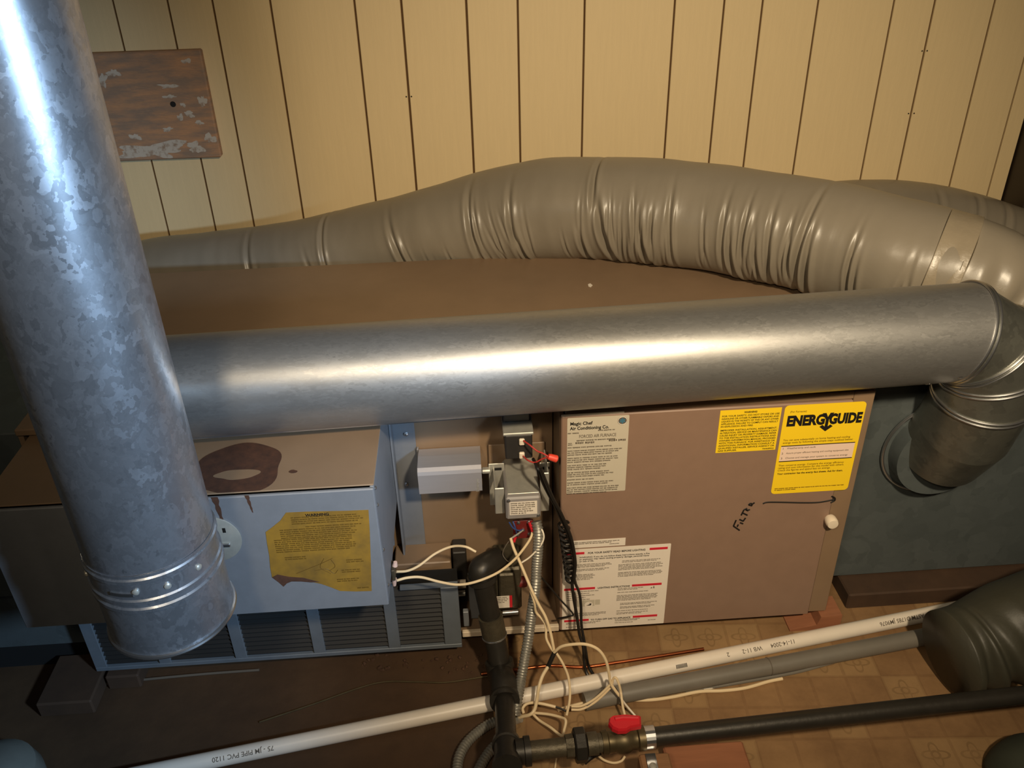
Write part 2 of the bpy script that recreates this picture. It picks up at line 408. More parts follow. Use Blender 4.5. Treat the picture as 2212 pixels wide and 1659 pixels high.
# marker writing on the door
mk = MB()
def stroke(mb, pts, r_=.0016, n=4):
    P = smooth_path([Vector((x, DY - .0002, z)) for x, z in pts], n)
    mb.tube([(p.x, p.y + .0006, p.z) for p in P], r_, 6)
def P2(x, y): q = at(x, y, Y=DY); return (q.x, q.z)
letters = [
    [(1584.4, 1136.6), (1597.4, 1145.6)], [(1584.4, 1136.6), (1590.3, 1123.4)], [(1592.7, 1137.6), (1595, 1132.9)],
    [(1598.4, 1129), (1605, 1131.4)], [(1597, 1122), (1605.4, 1125.8)], [(1605.4, 1125.8), (1610.6, 1118.7)],
    [(1601.2, 1113), (1607.3, 1101.2)], [(1604.5, 1108.3), (1614.4, 1113)],
    [(1607.3, 1101.2), (1614, 1098)], [(1611, 1102), (1620, 1101)], [(1610, 1100), (1616, 1103.5)],
    [(1617, 1090.5), (1624, 1092.5)], [(1617, 1090.5), (1621, 1087.5), (1624, 1089), (1624, 1092.5)], [(1624, 1090), (1630, 1085.6)],
    [(1648, 1088), (1658, 1085), (1690, 1085), (1735, 1086), (1770, 1085), (1802, 1079)],
    [(1796, 1072), (1803, 1076), (1803, 1081), (1794, 1086)]]
for s_ in letters: stroke(mk, [P2(*p) for p in s_])
lab(mk.build('marker_writing', M['ink'], fur, True), 'black marker word filter with an arrow to the right')

# -- stickers on the door
def sticker(name, poly, Y, m_, label, th=.0005):
    mb = MB().prism([(x, Y, z) for x, z in poly], (0, -th, 0)); return lab(mb.build(name, m_, fur), label)
def rrect(x0, x1, z0, z1, r_, n=5, shear=0):
    out = []
    for cx, cz, a0 in ((x1 - r_, z1 - r_, 0), (x0 + r_, z1 - r_, 90), (x0 + r_, z0 + r_, 180), (x1 - r_, z0 + r_, 270)):
        for i in range(n + 1):
            a = radians(a0 + 90 * i / n); out.append((cx + r_ * cos(a), cz + r_ * sin(a)))
    return out
SY = DY; TY = SY - .0006
# rating plate
s1 = sticker('rating_plate', rrect(.1445, .2432, .357, .5075, .002), SY, M['s_grey'], 'pale rating sticker with dense black print and blue star emblem')
tx = MB()
face_text(tx, 'Magic Chef', .149, .5005, TY, .0085, width=.0355, bold=.025)
face_text(tx, 'Air Conditioning Co.', .149, .4915, TY, .0085, width=.0625, bold=.025)
tx.build('bold_heading', M['ink'], s1)
t2 = MB(); face_text(t2, 'FORCED AIR FURNACE', .1635, .4755, TY, .0085, width=.0595, bold=.006)
rr = random.Random(3)
dashes(t2, .1455, .163, .4795, 1, .004, .0026, TY, rr, 1.0); dashes(t2, .194, .221, .4825, 1, .004, .0024, TY, rr, 1.0)
dashes(t2, .160, .224, .4648, 1, .004, .0026, TY, rr, 1.0); dashes(t2, .146, .153, .4598, 2, .003, .0022, TY, rr, 1.0)
dashes(t2, .158, .190, .4608, 1, .004, .0042, TY, rr, 1.0); dashes(t2, .212, .239, .4625, 1, .004, .0042, TY, rr, 1.0)
z = .4515
for n_, x1 in ((1, .238), (3, .238), (3, .236), (3, .214), (3, .222), (1, .2), (2, .234), (4, .232)):
    dashes(t2, .1455, x1, z, n_, .0040, .0024, TY, rr, .8); z -= n_ * .0040 + .0025
t2.build('fine_print', M['inkgrey'], s1)
em = MB(); cx, cz = .2325, .4975
em.prism([(cx + .0082 * cos(a * pi / 12), TY + .0002, cz + .0082 * sin(a * pi / 12)) for a in range(24)], (0, -.0002, 0))
em.build('emblem_disc', M['inkgrey'], s1)
st = MB(); st.prism([(cx + (.0066 if i % 2 == 0 else .0032) * sin(i * pi / 6), TY - .0001, cz + (.0066 if i % 2 == 0 else .0032) * cos(i * pi / 6)) for i in range(12)], (0, -.0002, 0))
st.build('emblem_star', M['inkblue'], s1)
st = MB(); st.ring((cx, TY, cz), (0, 1, 0), .0072, .0006, 28, 5); st.build('emblem_ring', M['s_white'], s1)
# yellow warning sticker
s4 = sticker('warning_sticker', [(.389, .4235), (.4885, .4235), (.4885, .5058), (.389, .5058)], SY, M['s_yellow'], 'small square bright yellow warning sticker')
tx = MB(); face_text(tx, 'WARNING', .4385, .5028, TY, .0046, width=.021, align='CENTER', bold=.03)
W_ = ['FOR YOUR SAFETY, DO NOT STORE OR USE', 'GASOLINE OR OTHER FLAMMABLE VAPORS AND', 'LIQUIDS IN THE VICINITY OF THIS OR ANY OTHER', 'APPLIANCE. FAILURE TO COMPLY CAN RESULT', 'IN EXPLOSION AND FIRE.', '',
      'IMPROPER INSTALLATION, ADJUSTMENT,', 'ALTERATION, SERVICE OR MAINTENANCE CAN', 'CAUSE INJURY OR PROPERTY DAMAGE. REFER', 'TO THE INSTALLATION INSTRUCTIONS AND', 'OWNERS INFORMATION MANUAL PROVIDED', 'WITH THIS FURNACE. FOR ASSISTANCE OR', 'ADDITIONAL INFORMATION CONSULT A', 'QUALIFIED INSTALLER, SERVICE AGENCY OR', 'GAS SUPPLIER.']
z = .4968
for ln in W_:
    if ln: face_text(tx, ln, .3925, z, TY, .0044, width=(.093 if len(ln) > 28 else .0024 * len(ln)), bold=.012)
    z -= .0050 if ln else .0024
face_text(tx, '7304689022', .4855, .4285, TY, .0036, width=.019, align='RIGHT', bold=.012)
tx.build('lettering', M['ink'], s4)
# energy label
ex0, ex1, ez0, ez1 = .4935, .6265, .3305, .5085
s5 = sticker('energy_label', rrect(ex0, ex1, ez0, ez1, .007), SY, M['s_yellow'], 'tall bright yellow energy label with big black heading')
tx = MB(); hx0, hz = .5000, .4905
face_text(tx, 'ENERG', hx0, hz, TY, .0262, width=.0625, bold=.055); face_text(tx, 'GUIDE', .5700, hz, TY, .0262, width=.0540, bold=.055)
tx.prism([(x_, TY - .0001, hz + z_) for x_, z_ in ((.5572, 0), (.5632, 0), (.5667, -.0078), (.5700, 0), (.5760, 0), (.5692, -.0125), (.5692, -.0262), (.5732, -.0226), (.5776, -.0262), (.5667, -.0355), (.5558, -.0262), (.5602, -.0226), (.5642, -.0262), (.5642, -.0125))], (0, -.0003, 0))
tx.build('heading', M['ink'], s5)
tx = MB(); face_text(tx, '(For Furnaces)', .503, .4985, TY, .0048, width=.0265)
face_text(tx, 'You can save substantially on home heating and cooling\nenergy costs by following the simple steps outlined below:', .4995, .4438, TY, .0052, width=.117)
face_text(tx, 'Then conserve energy. Compare the energy efficiency\nrating and cost information for this model with others.\nCheck the figures and spend less on energy.', .4985, .3925, TY, .0050, width=.112)
dashes(tx, .499, .618, .3425, 1, .003, .0018, TY, rr, 1); dashes(tx, .499, .536, .3392, 1, .003, .0018, TY, rr, 1)
tx.build('small_print', M['inkolive'], s5)
tx = MB(); face_text(tx, 'Your contractor has the energy fact sheets. Ask for them.', .499, .3752, TY, .0050, width=.112, bold=.02)
tx.box((.498, TY - .0004, .4288), (.6215, TY, .4302)); tx.box((.498, TY - .0004, .3978), (.6215, TY, .3992)); tx.build('bold_lines', M['ink'], s5)
wb = MB().box((.498, TY, .3992), (.6215, TY + .0004, .4288)).build('white_band', M['inkpink'], s5)
tx = MB()
for i, ln in enumerate(('Weatherstrip and caulk', 'Assure proper efficient heating and cooling equipment size', 'Choose and manage your system to conserve energy')):
    zz = .4268 - i * .0098
    face_text(tx, '123'[i], .5005, zz, TY, .0052, bold=.01); face_text(tx, ln, .508, zz, TY, .0046, width=.0022 * len(ln) if i == 0 else .105)
tx.build('band_print', M['inkgrey'], s5)
# narrow white strip and lighting instructions
s2 = sticker('notice_strip', [(.1445, .2365), (.2488, .2365), (.2488, .2532), (.1445, .2532)], SY, M['s_white'], 'narrow white strip sticker above the lighting instructions')
tx = MB(); dashes(tx, .160, .240, .2497, 2, .0032, .0020, TY, rr, .8); dashes(tx, .221, .240, .2425, 1, .003, .0018, TY, rr, 1); tx.build('fine_print', M['inkgrey'], s2)
lx0, lx1, lz0, lz1 = .1395, .3300, .0385, .2335
s3 = sticker('lighting_instructions', rrect(lx0, lx1, lz0, lz1, .0015), SY, M['s_white'], 'large white lighting instruction sticker with red bars')
for x0, x1, zt in ((.1445, .1775, .2268), (.2925, .3245, .2268), (.1425, .1985, .1420), (.2655, .3195, .1420), (.1435, .1890, .0630), (.2710, .3165, .0630)):
    MB().box((x0, TY - .0003, zt - .0050), (x1, TY, zt)).build('red_bar', M['inkred'], s3)
for args, kw in ((('FOR YOUR SAFETY READ BEFORE LIGHTING', .2345, .2262, TY, .0058), dict(width=.101, align='CENTER', bold=.02)), (('LIGHTING INSTRUCTIONS', .2325, .1415, TY, .0056), dict(width=.058, align='CENTER', bold=.02)),
                 (('TO TURN OFF GAS TO APPLIANCE', .2295, .0622, TY, .0054), dict(width=.074, align='CENTER', bold=.02)),
                 (('WARNING: If you do not follow these instructions exactly, a fire\nor explosion may result causing property damage, personal injury\nor loss of life.', .169, .2165, TY, .0046), dict(width=.124, bold=.012))):
    tx = MB(); face_text(tx, *args, **kw); tx.build('heading', M['ink'], s3)
MB().prism([(.1835, TY, .0968), (.1905, TY, .1005), (.1885, TY, .1030), (.1932, TY, .1010), (.1918, TY, .0972)], (0, -.0004, 0)).build('dial_pointer', M['ink'], s3)
tx = MB(); tx.prism([(.2995, TY, .1300), (.3025, TY, .1300), (.3025, TY, .1330)], (0, -.0002, 0)); tx.box((.3050, TY - .0002, .1300), (.3062, TY, .1350)); tx.box((.3040, TY - .0002, .1300), (.3075, TY, .1308))
tx.build('hand_symbol', M['ink'], s3)
tx = MB()
for x0, x1, zt, n_ in ((.150, .230, .1985, 3), (.150, .230, .1870, 2), (.150, .198, .1745, 5), (.245, .322, .2010, 2), (.239, .321, .1925, 5), (.239, .320, .1735, 4),
                       (.148, .222, .1335, 1), (.148, .200, .1285, 1), (.148, .210, .1235, 1), (.148, .190, .1185, 1), (.148, .200, .1135, 1), (.240, .287, .1345, 2), (.240, .310, .1250, 1),
                       (.239, .317, .1175, 5), (.246, .317, .0975, 2), (.246, .316, .0885, 2), (.240, .312, .0790, 1), (.240, .300, .0740, 2), (.150, .222, .0790, 3), (.147, .215, .0555, 2), (.238, .290, .0565, 2), (.238, .28, .0485, 1), (.30, .318, .0505, 1), (.147, .180, .0450, 1)):
    dashes(tx, x0, x1, zt, n_, .0030, .0017, TY, rr, .8)
tx.build('fine_print', M['inkgrey'], s3)
dg = MB()
dg.box((.166, TY - .0001, .0950), (.1985, TY, .1105)); dg.box((.1995, TY - .0001, .0975), (.2085, TY, .1105)); dg.build('valve_diagram', M['s_grey'], s3)
dg = MB().prism([(.188 + .0075 * cos(a * pi / 10), TY - .0001, .0985 + .0075 * sin(a * pi / 10)) for a in range(20)], (0, -.00012, 0)); dg.build('diagram_dial', M['s_white'], s3)

# -- draft hood box
HX0, HX1, HY, HZ0, HZ1 = -.682, -.1455, -.175, .300, .5215
hd = MB()
hd.box((HX0, HY, HZ0), (HX1, HY + .006, HZ1), .0015)                                   # front
hd.box((HX1 - .006, HY + .0065, HZ0), (HX1, VY - .001, HZ1), .001)                     # right side
hd.box((HX0, HY + .0065, HZ0), (HX0 + .006, VY - .001, HZ1), .001)
hd.box((HX0 + .0065, HY + .0065, HZ0), (HX1 - .0065, VY - .001, HZ0 + .005))
hd.build('hood_front', M['hood'], fur)
MB().box((HX0, HY + .0065, HZ1 + .0005), (HX1, VY, HZ1 + .003), .0008).build('hood_top', M['cab'], fur)
fg = MB(); fg.box((HX1 + .001, VY - .0025, .06), (HX1 + .041, VY - .0005, FZ1 - .016), .0006); fg.box((HX1 + .0005, VY - .030, .12), (HX1 + .004, VY - .003, HZ1 - .002), .0006)
fg.build('hood_flange', M['hood'], fur)
for x, y, yy in ((877, 937, VY - .003), (878, 1045, VY - .003)):
    q = at(x, y, Y=yy); MB().lathe(q, (0, -1, 0), [(0, .004), (.002, .004), (.0035, .0015)], 8).build('screw', M['rim'], fur, True)
for zz in (.514, .484, .40, .33):
    MB().lathe((HX1, HY + .012, zz), (1, 0, 0), [(0, .0028), (.002, .0028), (.003, .001)], 8).build('screw', M['rim'], fur, True)
# rust ring where a collar stood
def blob(cx, cy, rx, ry, n, jit, seed):
    q = random.Random(seed); ph = [q.uniform(0, 6.28) for _ in range(5)]
    return [(cx + rx * cos(2 * pi * i / n) * (1 + jit * sum(sin((j + 2) * 2 * pi * i / n + ph[j]) / (j + 1.5) for j in range(5))), cy + ry * sin(2 * pi * i / n) * (1 + jit * sum(sin((j + 2) * 2 * pi * i / n + ph[j]) / (j + 1.5) for j in range(5)))) for i in range(n)]
TZ = HZ1 + .003
poly = blob(-.341, -.112, .064, .0600, 64, .09, 5)
lab(MB().prism([(x, max(y, HY + .007), TZ + .0001) for x, y in poly], (0, 0, .0004)).build('rust_stain', M['rust'], fur), 'dark brown rust ring on the hood top')
poly = blob(-.340, -.128, .029, .0125, 40, .13, 8)
MB().prism([(x, y, TZ + .0007) for x, y in poly], (0, 0, .0002)).build('bare_patch', M['cab'], fur)
poly = blob(-.262, -.128, .006, .004, 16, .12, 9)
MB().prism([(x, y, TZ + .0001) for x, y in poly], (0, 0, .0003)).build('rust_spot', M['rust'], fur)
for x0, ztop, zb, w_ in ((-.3615, .523, .470, .0042), (-.3180, .523, .493, .0026)):
    n_ = 8; L_ = []; R_2 = []
    for i in range(n_ + 1):
        t = i / n_; zz = ztop + (zb - ztop) * t; ww = w_ * (1 - .75 * t) * (1 + .3 * sin(i * 2.3)); c_ = x0 + .003 * t
        L_.append((c_ - ww, HY - .0001, zz)); R_2.append((c_ + ww, HY - .0001, zz))
    MB().prism(L_ + R_2[::-1], (0, -.0004, 0)).build('rust_drip', M['rust'], fur)
# torn aged sticker on the hood
q = random.Random(2)
edge = [(618, 1107), (660, 1105), (700, 1104), (750, 1103), (796, 1101), (799, 1150), (801, 1210), (803, 1276), (770, 1277), (735, 1276), (715, 1268), (695, 1261), (672, 1256), (650, 1254), (630, 1254), (620, 1258), (613, 1266), (603, 1256), (588, 1247), (584, 1225), (582, 1200), (577, 1172), (574, 1149), (590, 1137), (606, 1124)]
pl = [at(x, y, Y=HY) for x, y in edge]
s6 = lab(MB().prism([(p.x, HY - .0002, p.z) for p in pl], (0, -.0005, 0)).build('torn_sticker', M['s_aged'], fur), 'torn browned yellow warning sticker on the hood box')
def I2(x, y): p_ = at(x, y, Y=HY); return p_.x, p_.z
tx = MB(); a = I2(659, 1109); face_text(tx, 'WARNING', a[0], a[1], HY - .0008, .0062, width=.033, bold=.03); tx.build('heading', M['ink'], s6)
tx = MB()
for y, x0, x1, n_ in ((1117, 628, 788, 4), (1136, 660, 794, 1), (1144, 604, 778, 5), (1166, 592, 770, 7), (1203, 615, 665, 2), (1208, 748, 788, 2), (1230, 738, 782, 2), (1250, 728, 776, 2), (1268, 772, 799, 1)):
    a = I2(x0, y); b_ = I2(x1, y - 6); dashes(tx, a[0], b_[0], a[1], n_, .0037, .0021, HY - .0008, rr, .9)
for L_ in ([(640, 1238), (690, 1218), (718, 1205)], [(700, 1205), (692, 1225), (715, 1238)], [(715, 1208), (724, 1222), (712, 1232)], [(680, 1232), (705, 1228), (722, 1238), (730, 1230)]):
    P = [I2(*p) for p in L_]
    tx.tube(smooth_path([Vector((x, HY - .0008, z_)) for x, z_ in P], 4), .0004, 5)
tx.build('fine_print', M['inkolive'], s6)
MB().prism([(p.x, HY - .0009, p.z) for p in [at(x, y, Y=HY) for x, y in ((588, 1246), (600, 1240), (625, 1245), (655, 1247), (690, 1256), (672, 1257), (650, 1255), (630, 1255), (620, 1259), (613, 1266), (603, 1257))]], (0, -.0003, 0)).build('burnt_edge', M['rust'], s6)

# -- burner louvre grille
GX = [-.686, -.6, -.455, -.3105, -.176, -.046]
GY, GZ0, GZ1 = -.028, .036, .300
gf = MB()
for z0, z1 in ((GZ0, GZ0 + .009),): gf.box((-.70, GY, z0), (-.046, GY + .008, z1), .0008)
gf.box((-.70, GY, GZ1 - .012), (HX1, GY + .008, GZ1))
gf.box((HX1, GY, .186), (-.046, GY + .008, .192))
for x in (-.70, -.587, -.4525, -.3125, -.178): gf.box((x, GY, GZ0 + .0095), (x + .021, GY + .008, GZ1 - .0125 if x < -.2 else .2), .0008)
gf.box((-.0765, GY, GZ0 + .0095), (-.046, GY + .008, .1855), .0008)
gf.build('grille_frame', M['grille'], fur)
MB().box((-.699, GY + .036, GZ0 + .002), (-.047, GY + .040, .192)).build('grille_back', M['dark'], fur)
bays = [(-.677, -.589), (-.564, -.454), (-.4295, -.314), (-.2895, -.1795), (-.155, -.078)]
lm = {}
for bi, (x0, x1) in enumerate(bays):
    top = .186
    for i in range(13):
        z_ = GZ0 + .016 + i * .0108
        if z_ > top - .006: break
        wd = round(x1 - x0, 4)
        key = wd
        if key not in lm:
            mb = MB(); hw = wd / 2 + .004
            mb.add([(-hw, 0, 0), (hw, 0, 0), (hw, .017, .0095), (-hw, .017, .0095), (-hw, 0, -.0012), (hw, 0, -.0012), (hw, .017, .0083), (-hw, .017, .0083)],
                   [(0, 1, 2, 3), (7, 6, 5, 4), (0, 4, 5, 1), (2, 6, 7, 3), (0, 3, 7, 4), (1, 5, 6, 2)])
            me = bpy.data.meshes.new('louver'); me.from_pydata([tuple(v) for v in mb.v], [], mb.f); me.materials.append(M['louver']); lm[key] = me
        o = bpy.data.objects.new('louver', lm[key]); COL.objects.link(o); o.parent = fur
        o.location = Vector(((x0 + x1) / 2, GY + .002, z_)) - Vector(fur['wl'])
MB().box((-.045, -.004, .035), (.134, .004, .0475), .001).build('base_lip', M['cream'], fur)
MB().box((-.70, -.026, .0345), (-.047, .004, .0358)).build('base_plate', M['cab'], fur)
# burner box behind the valve
MB().box((-.16, .045, .115), (-.058, VY - .001, .178), .002).build('burner_box', M['cab'], fur)
MB().box((-.055, .06, .06), (-.030, VY - .001, .185), .002).build('manifold_bracket', M['darkbox'], fur)

# -- controls in the bay
def part_box(name, x0, x1, y0, y1, z0, z1, m_, bev=.002, par=None): return MB().box((x0, y0, z0), (x1, y1, z1), bev).build(name, m_, par or fur)
# limit control cover: sheet bent into a hood
prof = [(VY - .001, .352), (.024, .352), (.018, .357), (.016, .396), (.018, .402), (.024, .4065), (.060, .404), (.088, .399), (.096, .394), (VY - .001, .386)]
lc = MB().prism([(-.100, y, z_) for y, z_ in prof], (.1055, 0, 0)).build('limit_control', M['alu'], fur)
lab(lc, 'silver limit control cover in the control bay')
tx = MB()
vs, fs = text_mesh('Honeywell', .0075, bold=.0)
wd = max(v.x for v in vs)
tx.add([(-.006 - (v.y * 1.0), .0185 - v.z - .0018 - 0.0, .356 + v.x / wd * .034) for v in vs], fs)
tx.build('embossed_name', M['zinc'], lc)
part_box('control_stem', .006, .022, .05, .062, .366, .374, M['zinc'])
part_box('side_bracket', HX1 + .0415, -.1005, VY - .012, VY - .003, .34, .40, M['greybox'])
# mounting plate
for xa, xb, ya, yb in ((1059, 1089, 1001, 1092), (1166, 1189, 999, 1066)):
    p0 = at(xa, yb, Y=.06); p1 = at(xb, ya, Y=.06)
    MB().box((p0.x, .06, p0.z), (p1.x, .0625, p1.z), .0008).build('mounting_ear', M['zinc'], fur)
    q = at((xa + xb) / 2 + 2, ya + 12, Y=.0598); MB().box((q.x - .006, .0592, q.z - .0025), (q.x + .006, .0599, q.z + .0025)).build('slot', M['dark'], fur)
p0 = at(1057, 1010, Y=.092); p1 = at(1100, 958, Y=.092)
MB().box((p0.x, .09, p0.z), (.118, .094, p1.z), .0008).build('mounting_plate', M['cab'], fur)
# transformer
TF = -.02
a = at(1092, 1077, Y=TF); b_ = at(1168, 1074, Y=TF); c_ = at(1095, 1124, Y=TF); d_ = at(1085, 1003, Z=a.z)
tx0, tx1, tz1, tz0, ty1 = a.x, b_.x, a.z, c_.z, .0885
tfm = part_box('transformer', tx0, tx1, TF, ty1, tz0, tz1, M['greybox'], .003)
lab(tfm, 'grey transformer box with small white printed tag')
MB().box((tx0 + .004, TF + .010, tz1), (tx1 - .002, ty1 - .001, tz1 + .0012), .0005).build('top_cover', M['zinc'], tfm)
MB().box((tx0 + .006, TF - .0008, tz0 + .011), (tx1 - .006, TF - .0002, tz1 - .008)).build('printed_tag', M['s_white'], tfm)
tx = MB(); dashes(tx, tx0 + .008, tx1 - .008, tz1 - .0098, 6, .0042, .0024, TF - .0009, rr, .6); tx.build('tag_print', M['inkgrey'], tfm)
for x, z_ in ((tx0 + .005, tz1 - .0045), (tx1 - .004, tz0 + .007)):
    MB().lathe((x, TF, z_), (0, -1, 0), [(0, .0028), (.002, .0028), (.003, .001)], 10).build('screw', M['rim'], tfm, True)
for xa, xb, zh, xs in ((tx0 - .017, tx0 - .001, .052, tx0 - .017), (tx1 + .001, tx1 + .016, .078, tx1 + .0135)):
    br = MB(); br.box((xa, .000, tz0 - .002), (xb, .003, tz0 + zh), .001); br.box((xs, .003, tz0 + .03), (xs + .0025, .07, tz0 + zh - .002), .0008)
    br.build('bracket', M['zinc'], fur)
# terminal board under the transformer
a = at(1108, 1126, Y=.01); b_ = at(1152, 1162, Y=.01)
tb = MB().box((a.x, .01, b_.z), (b_.x, .014, a.z), .001).build('terminal_board', M['darkred'], fur)
for x, y in ((1120, 1128), (1142, 1127), (1130, 1144), (1118, 1154), (1143, 1152)):
    MB().lathe(at(x, y, Y=.01), (0, -1, 0), [(0, .0032), (.0022, .0032), (.0034, .0015)], 10).build('terminal_screw', M['rim'], tb, True)
# switch above
SWY = .015
a = at(1092, 942, Y=SWY); b_ = at(1148, 990, Y=SWY)
sw = part_box('fan_switch', a.x - .001, b_.x + .002, SWY, VY - .001, b_.z, a.z, M['darkbox'], .002)
MB().box((a.x - .004, SWY - .002, a.z + .0005), (b_.x + .004, VY - .02, a.z + .0055), .001).build('switch_cap', M['zinc'], sw)
MB().box((a.x - .002, .045, a.z + .006), (b_.x + .001, VY - .001, a.z + .055), .002).build('switch_housing', M['darkbox'], sw)
for x, y in ((1127, 952), (1127, 981)):
    q = at(x, y, Y=SWY); mb = MB(); mb.box((q.x - .0045, SWY - .006, q.z - .006), (q.x + .0045, SWY - .0002, q.z + .006), .0015)
    mb.build('spade_terminal', M['whiteplastic'], sw)
# gas valve
gv = MB(); a = at(1066, 1232, Y=.0); b_ = at(1128, 1318, Y=.0)
gx0, gx1, gz1, gz0 = a.x, b_.x, a.z, b_.z
gv.box((gx0, .002, gz0), (gx1, .07, gz1), .004); gv.box((gx0 + .008, -.006, gz0 + .012), (gx1 - .012, .0015, gz1 - .006), .003)
gvo = lab(gv.build('gas_valve', M['iron'], fur), 'brown gas valve body with white and red tag')
a = at(1070, 1289, Y=-.007); b_ = at(1101, 1312, Y=-.007)
MB().box((a.x, -.0072, b_.z), (b_.x, -.0065, a.z)).build('white_tag', M['s_white'], gvo)
MB().box((b_.x + .0002, -.0073, b_.z), (b_.x + .005, -.0065, a.z)).build('red_tag', M['red'], gvo)
tx = MB(); dashes(tx, a.x + .002, b_.x - .002, a.z - .002, 4, .004, .002, -.0073, rr, .7); tx.build('tag_print', M['inkgrey'], gvo)
a = at(1116, 1268, Y=.0); MB().lathe((a.x, .012, a.z), (1, 0, 0), [(0, .010), (.014, .0105), (.019, .009), (.02, .004)], 16).build('red_knob', M['darkred'], gvo, True)
a = at(1086, 1324, Y=-.01); MB().cyl((a.x, -.01, a.z), (a.x + .028, -.01, a.z + .0005), .0048, 14).build('pilot_tube', M['rim'], fur, True)
a = at(1010, 1240, Y=.02); b_ = at(1046, 1335, Y=.02)
part_box('valve_bracket', a.x, b_.x, .02, .024, b_.z, a.z, M['hood'], .001)
a = at(985, 1262, Y=.03); MB().cyl((a.x, .03, a.z), (a.x + .018, .03, a.z), .008, 14).build('orifice_fitting', M['whiteplastic'], fur, True)
a = at(987, 1282, Y=.03); MB().cyl((a.x, .03, a.z), (a.x + .015, .03, a.z), .0055, 14).build('orifice_fitting', M['zinc'], fur, True)
a = at(1000, 1322, Y=-.005); b_ = at(1014, 1352, Y=-.005); part_box('blue_tag', a.x, b_.x, -.006, .004, b_.z, a.z, M['hood'], .001)
# ceramic leads at the hood edge
for x, y, z2 in ((853, 1222, 16), (851, 1250, -14)):
    a = at(x, y, Y=-.10); b_ = at(x + 1, y + (-8 if z2 > 0 else 14), Y=-.10)
    MB().tube([a, b_], [.0045, .003], 10).build('ceramic_lead', M['pinkw'], fur, True)
a = at(848, 1232, Y=-.10); MB().box((HX1 + .0005, -.112, a.z - .012), (HX1 + .006, -.088, a.z + .01), .001).build('lead_holder', M['iron'], fur)
# wood under the furnace
def lumber(name, a, b, m_, label, cat='wood block', bev=.003):
    return tag(MB().box(a, b, bev).build(name, m_), label, cat)
tag(MB().prism([(.668, -.012, 0), (.668, -.012, .036), (.628, -.012, .034), (.622, -.012, .014), (.572, -.012, .005), (.572, -.012, 0)], (0, .05, 0)).build('wood_shim', M['redlumber']), 'orange-brown wood shim under the right end of the furnace', 'wood block')
lumber('support_board', (-.60, .10, 0), (.50, .20, .034), M['darklumber'], 'dark board running under the middle of the furnace', 'board')
lumber('wood_block', (-.785, -.09, 0), (-.690, .02, .033), M['blocklumber'], 'wood block under the left front corner of the furnace')
lumber('brick_block', (-.684, -.04, 0), (-.625, .03, .033), M['blocklumber'], 'reddish block next to the wood block at the left corner')

# ------------------------------------------------------------------ sheet metal plenums
pn = thing('return_plenum', (.95, .30, 0), 'grey sheet metal box at the right end of the furnace', 'duct box')
MB().box((.648, .085, .040), (1.40, .56, .545), .002).build('box_body', M['plenum'], pn)
MB().box((.642, .078, .040), (.6475, .50, .545), .001).build('end_flange', M['cab'], pn)
lumber('platform_board', (.70, .035, 0), (1.45, .56, .038), M['blocklumber'], 'dark wooden board under the grey sheet metal box', 'board')
pl_ = thing('supply_plenum', (-.95, .25, 0), 'dark blue-grey sheet metal box at the left end of the furnace', 'duct box')
MB().box((-1.30, .02, .06), (-.708, .55, .52), .002).build('box_body', M['plenum'], pl_)
MB().box((-1.30, -.02, .22), (-.712, .0195, .32), .002).build('hanging_flange', M['plenum'], pl_)
MB().box((-1.28, .03, 0), (-.73, .5, .0595)).build('base', M['dark'], pl_)

# ------------------------------------------------------------------ upright vent pipe
VPX, VPY, VR = -.4065, -.292, .0762
vt = thing('vent_pipe', (VPX, VPY, .432), 'large upright spangled galvanized vent pipe in the left foreground with open lower rim', 'vent pipe')
zb = .432
def cylshell(z0, z1, r_, prof=None, seg=72):
    pr = prof or [(z0, r_), (z1, r_)]
    outer = [[(VPX + rr_ * cos(2 * pi * k / seg), VPY + rr_ * sin(2 * pi * k / seg), z_) for k in range(seg)] for z_, rr_ in pr]
    inner = [[(VPX + (rr_ - .0012) * cos(2 * pi * k / seg), VPY + (rr_ - .0012) * sin(2 * pi * k / seg), z_) for k in range(seg)] for z_, rr_ in reversed(pr)]
    return MB().rings(outer + inner, closed=True)
cylshell(.565, 2.3, VR).build('upper_pipe', M['gv'], vt, True)
pr = [(zb, VR + .0005), (.506, VR + .0005), (.508, VR + .003), (.513, VR + .003), (.515, VR + .0008), (.519, VR + .0008), (.521, VR + .0028), (.526, VR + .0028), (.528, VR + .0008),
      (.551, VR + .0008), (.553, VR + .0028), (.558, VR + .0028), (.560, VR + .001), (.5645, VR + .001)]
cylshell(0, 0, 0, pr).build('lower_collar', M['gv'], vt, True)
MB().ring((VPX, VPY, zb), (0, 0, 1), VR + .0012, .0032, 72, 8).build('rolled_rim', M['rim'], vt, True)
sd = MB(); a_ = radians(197)
sd.box((-.003, -.0015, .57), (.003, .0015, 2.3)); 
for v in sd.v:
    x, y = v.x, v.y; v.x = VPX + (VR + y) * cos(a_) - x * sin(a_); v.y = VPY + (VR + y) * sin(a_) + x * cos(a_)
sd.build('lock_seam', M['rim'], vt)
for ang, zz in ((-62, .5395), (-88, .541), (-150, .5400), (-32, .541)):
    n_ = Vector((cos(radians(ang)), sin(radians(ang)), 0)); c_ = Vector((VPX, VPY, zz)) + n_ * (VR + .0008)
    MB().lathe(c_, n_, [(0, .0042), (.0018, .0042), (.003, .0025), (.0032, .001)], 10).build('screw', M['zinc'], vt, True)
# short strap under the screw
st = MB(); 
for i in range(9):
    pass
arc = [radians(-112 + i * 3) for i in range(8)]
st.rings([[(VPX + (VR + d_) * cos(t), VPY + (VR + d_) * sin(t), z_) for d_, z_ in ((.0009, .534), (.0022, .534), (.0022, .539), (.0009, .539))] for t in arc])
st.build('strap_tab', M['rim'], vt)
